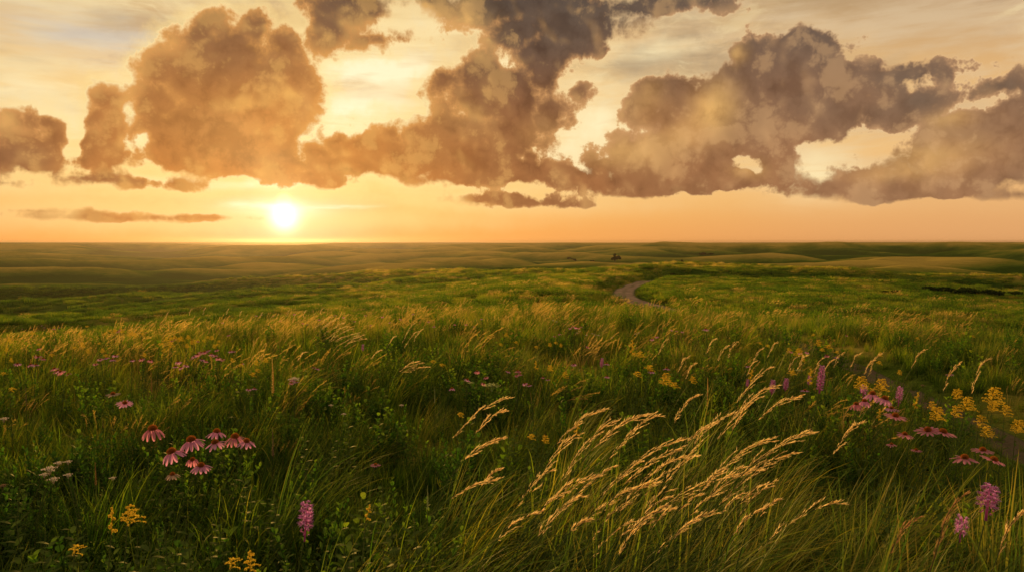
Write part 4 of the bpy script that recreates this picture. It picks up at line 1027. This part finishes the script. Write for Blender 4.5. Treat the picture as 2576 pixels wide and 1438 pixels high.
umbel(1010, 1018, 13, 'cream bud cluster on a thin stem in the centre, left of the pale green spike', .60)
umbel(865, 1040, 14, 'cream bud cluster in a dark gap left of centre', .60)
umbel(833, 1018, 13, 'higher cream bud cluster at the edge of a dark gap left of centre', .62)
umbel(2010, 930, 18, 'pale green flower head behind the goldenrods by the tallest purple spike', .72, M_PALEG)
umbel(2388, 942, 15, 'pinkish grey flower head standing by the worn track', .62, M_BROWN)
umbel(2322, 968, 13, 'brown seed head in the grass above the large yellow bank', .66, M_BROWN)
umbel(740, 952, 30, 'dense pinkish cream flower cluster right of the dry golden spike', .62)
for (X, Y) in ((1452,836),(1458,832),(1490,838),(1497,841),(1506,842),(1540,848),(1475,842),(1600,839),(1606,836),(1392,805),(1400,808)):
    umbel(X, Y, 7, 'one of the tiny white flower heads in the grass below the track bend', .55, M_WHITE, 'tiny white flowers below the track bend')

# ---- leafy stalks not yet in flower
BIGL = [gr_leaves(40, .10, .013), gr_leaves(30, .13, .017)]
for X, Y, h_ in ((425,1330,.62),(455,1300,.64),(490,1345,.60),(385,1370,.60),(330,1360,.58),(870,1360,.60),(905,1335,.64),(945,1375,.58),(1000,1290,.60),(1060,1320,.60),(1290,1062,.64),(1322,1050,.66),(1352,1072,.64),(1268,1085,.60),(975,1215,.62),(935,1240,.60),(560,1290,.56),(640,1190,.58),(700,1230,.56),(2340,1190,.62),(2290,1220,.60),(2390,1240,.60),(2250,1250,.58),(60,1290,.60),(100,1330,.58),(30,1200,.60),(210,1300,.56),(2040,1300,.5),(770,1080,.58),(820,1100,.58),(880,1060,.58),(1640,1010,.66),(1700,1040,.66),(1560,1000,.66)):
    p_, base_ = stand(X, Y, h_); hh_ = p_.z - base_.z
    t_ = thing('leafy_stalk', base_, 'one of the upright leafy green stalks without flowers standing among the near grass', 'green plant', 'leafy stalks in the near meadow', rng.uniform(0, 6))
    child('stem', GSTEM, t_, scl=(hh_, hh_, hh_)); child('leaves', BIGL[rng.randrange(2)], t_, scl=(1, 1, hh_))

# ---- dry upright spikes with small bracts
def bract_mesh(name, mat, H=.26, n=60, L=.018):
    b = MB()
    b.tube([(0, 0, -.02), (.004, 0, H * .5), (0, 0, H)], [.003, .0025, .001], .2, 4)
    for q in range(n):
        u = (q + .5) / n; an = q * 2.4; el_ = .6; l_ = L * (1.2 - .8 * u)
        b.leaf((0, 0, H * u), (math.cos(an) * math.cos(el_), math.sin(an) * math.cos(el_), math.sin(el_)), (0, 0, 1.0), l_, l_ * .28, vr.random(), .3, 4, .3, 1)
    return b.mesh(name, mat)
BR = {m.name: bract_mesh('seed_spike', m) for m in (M_PLUME, M_BROWN, M_PALEG, M_RUST)}
def dryspike(X, Y, hpx, label, h, mat, wide=1.0):
    p, base = stand(X, Y, h); s = px_size(hpx, p) / .26; hh = p.z - base.z - .13 * s
    t = thing('seed_stalk', base, label, 'seed stalk'); child('stem', STEMS[1][1], t, scl=(hh, hh, hh)); child('leaves', GRL[1], t, scl=(.8, .8, hh)); child('seed_spike', BR[mat.name], t, loc=(.02 * hh, 0, hh), scl=(s * wide, s * wide, s))
dryspike(683, 945, 82, 'tall golden dry seed spike standing alone left of centre', .62, M_PLUME, 1.2)
dryspike(378, 958, 50, 'dull golden dry spike below the loose line of pink coneflowers', .56, M_RUST)
dryspike(1090, 992, 40, 'pale green budding spike in the centre of the meadow', .62, M_PALEG)
dryspike(235, 1190, 50, 'slim brown seed spike between the pale cluster and the pink coneflowers', .60, M_RUST)
dryspike(682, 1110, 70, 'thin brown seed spike right of the pink coneflower cluster', .58, M_BROWN)
dryspike(62, 995, 40, 'dark dry spike near the left edge', .6, M_BROWN)
dryspike(1775, 985, 70, 'upright tan seed spike above the arching plumes', .76, M_PLUME)
dryspike(1068, 1250, 60, 'leafy yellow-green budding spike in front, left of the arching grass', .70, M_PALEG)
dryspike(1100, 880, 20, 'short tan seed spike above the curled golden grass', .56, M_PLUME)

# ---- tall feathery grasses bent by the wind: plume from (X0,Y0) to tip (X1,Y1)
def feather(X0, Y0, X1, Y1, label, htip=.95, mat=None, full=1.0, group=None, name='feather_grass', depth=None, blades=12):
    mat = mat or M_PLUME
    d1 = ray(X1, Y1)
    if depth is None: p1 = march(X1, Y1, off=htip, fn=height, rmax=300)
    else: p1 = Vector((d1.x, d1.y, d1.z)) * (depth / d1.y) + Vector((0, 0, CAMZ))
    d0 = ray(X0, Y0); p0 = Vector((d0.x, d0.y, d0.z)) * ((p1.y - .03) / d0.y) + Vector((0, 0, CAMZ))
    dx_, dz_ = p1.x - p0.x, p1.z - p0.z
    gz = hz1(p0.x - .25 * dx_, p1.y); below = max(.06, p0.z - gz)
    bx = p0.x - min(.9, below / max(.15, dz_) * .35) * abs(dx_) - .01; base = Vector((bx, p1.y - .02, hz1(bx, p1.y - .02)))
    # cubic through base, p0, p1 with the tip nodding over
    P0_, P1_ = np.array(p0 - base), np.array(p1 - base)
    tipdir = np.array([dx_, .0, dz_ * .35]); tipdir /= np.linalg.norm(tipdir) + 1e-9
    u = np.linspace(0, 1, 11)[:, None]
    Lp = np.linalg.norm(P1_ - P0_); m0 = (P1_ - P0_) / Lp + np.array([0, 0, .30]); m0 /= np.linalg.norm(m0)
    h00, h10, h01, h11 = 2*u**3-3*u**2+1, u**3-2*u**2+u, -2*u**3+3*u**2, u**3-u**2
    pl = h00 * P0_ + h10 * m0 * Lp + h01 * P1_ + h11 * tipdir * Lp
    Ls = np.linalg.norm(P0_); u2 = np.linspace(0, 1, 8)[:, None]
    h00, h10, h01, h11 = 2*u2**3-3*u2**2+1, u2**3-2*u2**2+u2, -2*u2**3+3*u2**2, u2**3-u2**2
    st_ = h10 * np.array([.1, 0, 1.0]) * Ls + h01 * P0_ + h11 * m0 * Ls
    t = thing(name, base, label, 'grass plume', group)
    b = MB(); b.tube(np.vstack([st_, pl[1:]]), np.linspace(.0028, .0008, len(st_) + len(pl) - 1), .4, 4); child('stalk', b.mesh('stalk', M_STEM if mat is not M_RUST else M_REDSTEM), t)
    b = MB(); nb = int(11 * full) + 4; sidev = np.array([0, 1.0, 0])
    for q in range(nb):
        w_ = (q + vr.random()) / nb; x_ = w_ * 10; i = min(int(x_), 9); c = pl[i] + (pl[i + 1] - pl[i]) * (x_ - i)
        dd__ = pl[min(i + 1, 10)] - pl[i]; dd__ = dd__ / np.linalg.norm(dd__)
        env = (.35 + .75 * math.sin(math.pi * min(1, .15 + .85 * w_))) * vr.uniform(.6, 1.2); L = min(.12, Lp * .29) * env
        off = vr.normal(size=3) * .16; off[2] += .06; d_ = dd__ + off; d_ /= np.linalg.norm(d_)
        uu = np.linspace(0, 1, 6)[:, None]; drop = np.array([.10, 0, -.10]) * L
        br = c + uu * L * d_ + uu ** 2 * (drop - off * L * .35)
        s = np.cross(d_, vr.normal(size=3)); s /= np.linalg.norm(s); r0 = vr.random()
        b.ribbon(br, s, np.full(6, .0006), r0 * .6, np.linspace(.2, .7, 6))
        for j in range(13):
            v_ = .12 + .88 * (j + vr.random()) / 13; k = min(int(v_ * 5), 4); cc = br[k] + (br[k + 1] - br[k]) * (v_ * 5 - k)
            e_ = d_ + vr.normal(size=3) * .20 + np.array([.06, 0, -.05]); e_ /= np.linalg.norm(e_); l_ = vr.uniform(.010, .024)
            s = np.cross(e_, vr.normal(size=3)); s /= np.linalg.norm(s)
            b.ribbon([cc, cc + e_ * l_ * .45, cc + e_ * l_], s, [.0004, .0011, .0002], np.clip(r0 * .6 + .4 * vr.random(), 0, 1), [.4, .7, 1.0])
    child('plume', b.mesh('plume', mat), t)
    if blades:
        b = MB()
        for q in range(blades):
            an = math.atan2(vr.normal() * .45, 1.0 if vr.random() < .85 else -.6)
            p_, s = blade_pts((vr.normal() * .03, vr.normal() * .03, -.02), vr.uniform(.45, .95), vr.uniform(.1, .4), vr.uniform(.7, 1.7), an, 9)
            uu = np.linspace(0, 1, 9); b.ribbon(p_, s * .8 + np.array([0, 0, .4]), .0045 * np.clip(1.05 - uu ** 1.8, .04, 1), vr.random())
        child('leaves', b.mesh('leaves', M_LEAF), t)
    return t
feather(1130,1112,1272,1000,'long golden plume, highest of the small bunch left of the main arching plumes')
feather(1190,1095,1268,1032,'golden plume running just under the highest one of the small left bunch', .90)
feather(1165,1160,1262,1102,'lowest, widest golden plume of the small left bunch', .86, full=1.3)
feather(1335,1240,1452,1095,'upright golden plume at the left side of the main arching plumes', .84, full=1.2)
feather(1395,1120,1512,1030,'tall tan plume nodding right at the upper left of the main arching plumes', .98, full=1.2)
feather(1400,1225,1545,1062,'bright golden plume left of the two tallest in the main arching plumes', .95, full=1.3)
feather(1480,1140,1622,1042,'soft tan plume with a blurred tip, tallest in the middle of the main arching plumes', .98, full=1.5)
feather(1525,1160,1655,1046,'slender tan plume just right of the tallest middle one', .98)
feather(1500,1260,1708,1105,'long tan plume crossing the middle of the main arching plumes', .90, full=1.3)
feather(1560,1230,1705,1130,'thin tan plume right beneath the long crossing one', .88)
feather(1545,1300,1718,1150,'brown-tipped plume curving right in the lower middle of the arching plumes', .84, full=1.4)
feather(1600,1330,1840,1195,'low broad golden plume near the bottom of the main arching plumes', .76, full=1.4)
feather(1480,1300,1640,1215,'brightest low golden plume glowing at the left foot of the arching plumes', .72, full=1.7)
feather(1395,1262,1505,1195,'short golden plume low at the left edge of the arching plumes', .72)
feather(1700,1190,1838,1040,'tan plume rising steeply between the two masses of arching plumes', .98)
feather(1755,1240,1935,1105,'wide pale plume in the left part of the right-hand mass', .92, full=1.6)
feather(1850,1210,2034,1088,'longest pale plume reaching farthest right in the right-hand mass', .98, full=1.7)
feather(1800,1280,1985,1140,'pale plume below the longest one in the right-hand mass', .90, full=1.4)
feather(1730,1300,1900,1180,'low pale plume at the foot of the right-hand mass', .80, full=1.4)
feather(1800,1110,1945,972,'thin straight plume pointing up to the purple spikes', 1.04, full=1.2)
feather(1850,1020,1940,925,'curled golden-green plume above the right-hand mass', .98)
feather(1840,1090,1905,1000,'grey-gold plume in the upper part of the right-hand mass', .98)
feather(1690,1070,1752,995,'small tan plume above the gap between the two masses', .88)
feather(1900,1060,2010,995,'fine tan plume right of the thin straight one', .95)
feather(1720,1120,1800,1062,'soft little plume leaning right above the gap', .90)
feather(2090,1150,2168,1062,'lone tan plume left of the right-hand coneflowers', .86)
feather(2345,1420,2425,1245,'rusty orange plume standing at the lower right', .86, M_RUST)
feather(2230,1410,2310,1300,'thin dull gold plume left of the rusty orange one', .72, M_RUST, .8)
feather(2505,1410,2572,1290,'yellow-green plume at the lower right corner', .78)
feather(1210,1225,1255,1178,'short golden plume with bent tip left of the main mass, low down', .62)
feather(1130,1255,1245,1205,'flat golden plume low in the dark grass left of the main mass', .62, blades=18)
feather(1640,1400,1790,1290,'golden low plume at the bottom of the arching grass', .66, full=1.2, blades=20)
feather(1900,1390,2110,1262,'long green-gold plume sweeping right at the bottom', .74, full=.7, blades=24)
feather(2180,950,2215,890,'tan plume leaning right before the worn track', .75)
feather(2370,990,2412,915,'thin tan plume across the worn track near the right edge', .86)
feather(2440,1000,2482,905,'tallest thin tan plume near the right edge, above the yellow bank', .95)
feather(2290,930,2325,880,'tan plume on the near side of the worn track', .78)
for i in range(30):
    X1 = 1330 + 640 * rng.random(); Y1 = 1120 + 200 * rng.random() ** .8; L_ = rng.uniform(60, 130); feather(X1 - L_ * .8, Y1 + L_ * rng.uniform(.55, .85), X1, Y1, 'one of the many thin golden plumes woven between the large arching ones', rng.uniform(.66, .84), M_PLUME, .45, 'thin plumes woven among the arching grass', blades=9)
# curled golden plumes lit by the sun behind, left of centre
for X0, Y0, X1, Y1 in ((798,846,850,800),(806,852,862,812),(815,858,872,820),(822,866,884,826),(838,862,900,836),(846,872,912,842),(858,876,918,850),(800,838,838,806),(790,828,832,797),(870,868,905,846)):
    feather(X0, Y0, X1, Y1, 'one of the brilliant golden plumes curling together in the sunlit tuft left of centre', .62, M_PLUME, .9, 'sunlit curling plumes left of centre', blades=8)
for X0, Y0, X1, Y1 in ((1000,935,1060,912),(1004,940,1075,922),(1008,930,1050,908)):
    feather(X0, Y0, X1, Y1, 'one of the golden arcs of grass sweeping right beside two small goldenrods', .52, M_PLUME, .8, 'golden grass arcs in the centre left', blades=6)
for X0, Y0, X1, Y1 in ((1010,868,1040,815),(1015,880,1048,835),(745,912,768,885),(975,870,995,845),(930,905,958,880),(1040,860,1062,828)):
    feather(X0, Y0, X1, Y1, 'one of the single thin golden plumes scattered left of the meadow centre', .66, M_PLUME, .6, 'thin plumes scattered left of centre', blades=5)
for i in range(16):
    X1 = 1690 + i * 34 + rng.uniform(-12, 12); Y1 = 868 + rng.uniform(-18, 52); feather(X1 - 26, Y1 + 42, X1, Y1, 'one of the many thin tan plumes bending right in the meadow above the purple spikes', .78, M_PLUME, .7, 'thin tan plumes in the right meadow', blades=5)
for i in range(12):
    X1 = 300 + i * 46 + rng.uniform(-16, 16); Y1 = 773 + rng.uniform(0, 14); feather(X1 - 7, Y1 + 17, X1, Y1, 'one of the thin tan plumes sticking up above the crest at left', .78, M_PLUME, .35, 'thin plumes on the left crest', blades=4)
# ------------------------------------------------------------ far trees and shrubs
M_CROWN = plant_mat('tree_leaves', [(0, (.010, .020, .008)), (1, (.032, .050, .015))], trans=.3, inst=False, gloss=0)
M_BARK = simple_mat('bark', (.05, .04, .03), (.09, .07, .05), 0)
def crown_mesh(n, rx, ry, rz, leaf, lobes, seed):
    g = np.random.default_rng(seed); b = MB()
    L_ = g.normal(size=(lobes, 3)) * np.array([rx * .45, ry * .45, rz * .42])
    for q in range(n):
        c = L_[g.integers(lobes)] + (lambda v: v / np.linalg.norm(v) * g.uniform(.5, 1.0) ** .5)(g.normal(size=3)) * np.array([rx, ry, rz]) * g.uniform(.32, .55)
        a = g.normal(size=3); a /= np.linalg.norm(a); c2 = np.cross(a, g.normal(size=3)); c2 /= np.linalg.norm(c2); s = leaf * g.uniform(.5, 1.2)
        b.add([c - a * s, c - c2 * s * .7, c + a * s, c + c2 * s * .7], [(0, 1, 2, 3)], g.random(), g.random())
    return b.mesh('crown', M_CROWN, smooth=False)
def tree(X, Y, hpx, wpx, label, name='tree', cat='tree', trunk=.22, seed=1, n=1500, rmin=300):
    """X, Y: foot of the tree in the photo"""
    p = march(X, Y, rmin=rmin, fn=height, rmax=6000); D_ = (p - Vector((0, 0, CAMZ))).length
    H = 1.2 * hpx / FOC * D_; Wd = 1.2 * wpx / FOC * D_
    t = thing(name, (p.x, p.y, hz1(p.x, p.y)), label, cat)
    b = MB(); th = H * trunk
    b.tube([(0, 0, -.4), (.03 * H, 0, th), (.0, 0, H * .75)], [H * .035, H * .026, H * .008], .5, 7)
    for q in range(5):
        an = q * 1.3; b.tube([(0.02 * H, 0, th + H * .06 * q), (math.cos(an) * Wd * .18, math.sin(an) * Wd * .18, th + H * (.12 + .08 * q)), (math.cos(an) * Wd * .34, math.sin(an) * Wd * .34, th + H * (.2 + .09 * q))], [H * .016, H * .01, H * .004], .5, 5)
    child('trunk', b.mesh('trunk', M_BARK), t)
    child('crown', crown_mesh(n, Wd * .5, Wd * .5, H * (1 - trunk) * .5, Wd * .085, 9, seed), t, loc=(0, 0, H * (trunk + (1 - trunk) * .5)))
    return t
tree(1547, 661, 17, 13, 'small round dark tree standing alone in the valley beyond the track bend', seed=3)
tree(1716, 663, 9, 5, 'tiny slim dark tree right of the round one, on the edge of a rise', seed=5)
def shrub(X, Y, hpx, wpx, label, seed, group=None, rmin=60, n=900):
    p = march(X, Y, rmin=rmin, fn=height, rmax=6000); D_ = (p - Vector((0, 0, CAMZ))).length; H = hpx / FOC * D_; Wd = wpx / FOC * D_
    t = thing('shrub', (p.x, p.y, hz1(p.x, p.y)), label, 'shrub', group)
    b = MB()
    for q in range(6):
        an = q * 1.05; b.tube([(0, 0, -.1), (math.cos(an) * Wd * .15, math.sin(an) * Wd * .15, H * .35), (math.cos(an) * Wd * .3, math.sin(an) * Wd * .3, H * .7)], [H * .03, H * .02, H * .008], .5, 4)
    child('stem', b.mesh('stem', M_BARK), t)
    child('crown', crown_mesh(n, Wd * .5, min(Wd * .5, H * 1.5), H * .5, min(Wd, H * 1.6) * .09, 8, seed), t, loc=(0, 0, H * .5))
shrub(1770, 642, 7, 15, 'dark rounded bush at the foot of the hill right of the far trees', 11, rmin=500)
shrub(1787, 641, 4, 14, 'low thin bush touching the right side of the dark rounded bush', 12, rmin=500)
shrub(1430, 652, 4, 12, 'faint green bush in the valley left of the lone tree', 13, rmin=400)
shrub(1446, 656, 5, 11, 'small green bush on the dark green valley strip, left of the lone tree', 14, rmin=400)
shrub(1490, 659, 4, 10, 'small green bush on the valley strip nearest the lone tree', 15, rmin=400)
shrub(2350, 738, 16, 60, 'dark bush in the shadowed gully at right', 16, rmin=90)
shrub(2420, 742, 18, 56, 'larger dark bush in the middle of the shadowed gully at right', 17, rmin=90)
shrub(2500, 748, 15, 60, 'dark bush at the right end of the shadowed gully', 18, rmin=90)
shrub(1690, 692, 4, 26, 'dark low bush at the far end of the track bend', 19, rmin=100)
shrub(790, 795, 6, 14, 'small dark bush just beyond the left crest', 20, rmin=60)
shrub(1800, 763, 9, 26, 'dark green bush right of the track before the tall tan grass', 21, rmin=45)
shrub(2235, 742, 10, 34, 'dark green bush low on the green slope at right', 22, rmin=55)
shrub(2030, 752, 9, 40, 'bright green low bush on the slope right of the track', 23, rmin=50)
for m_ in bpy.data.materials: m_.use_backface_culling = False
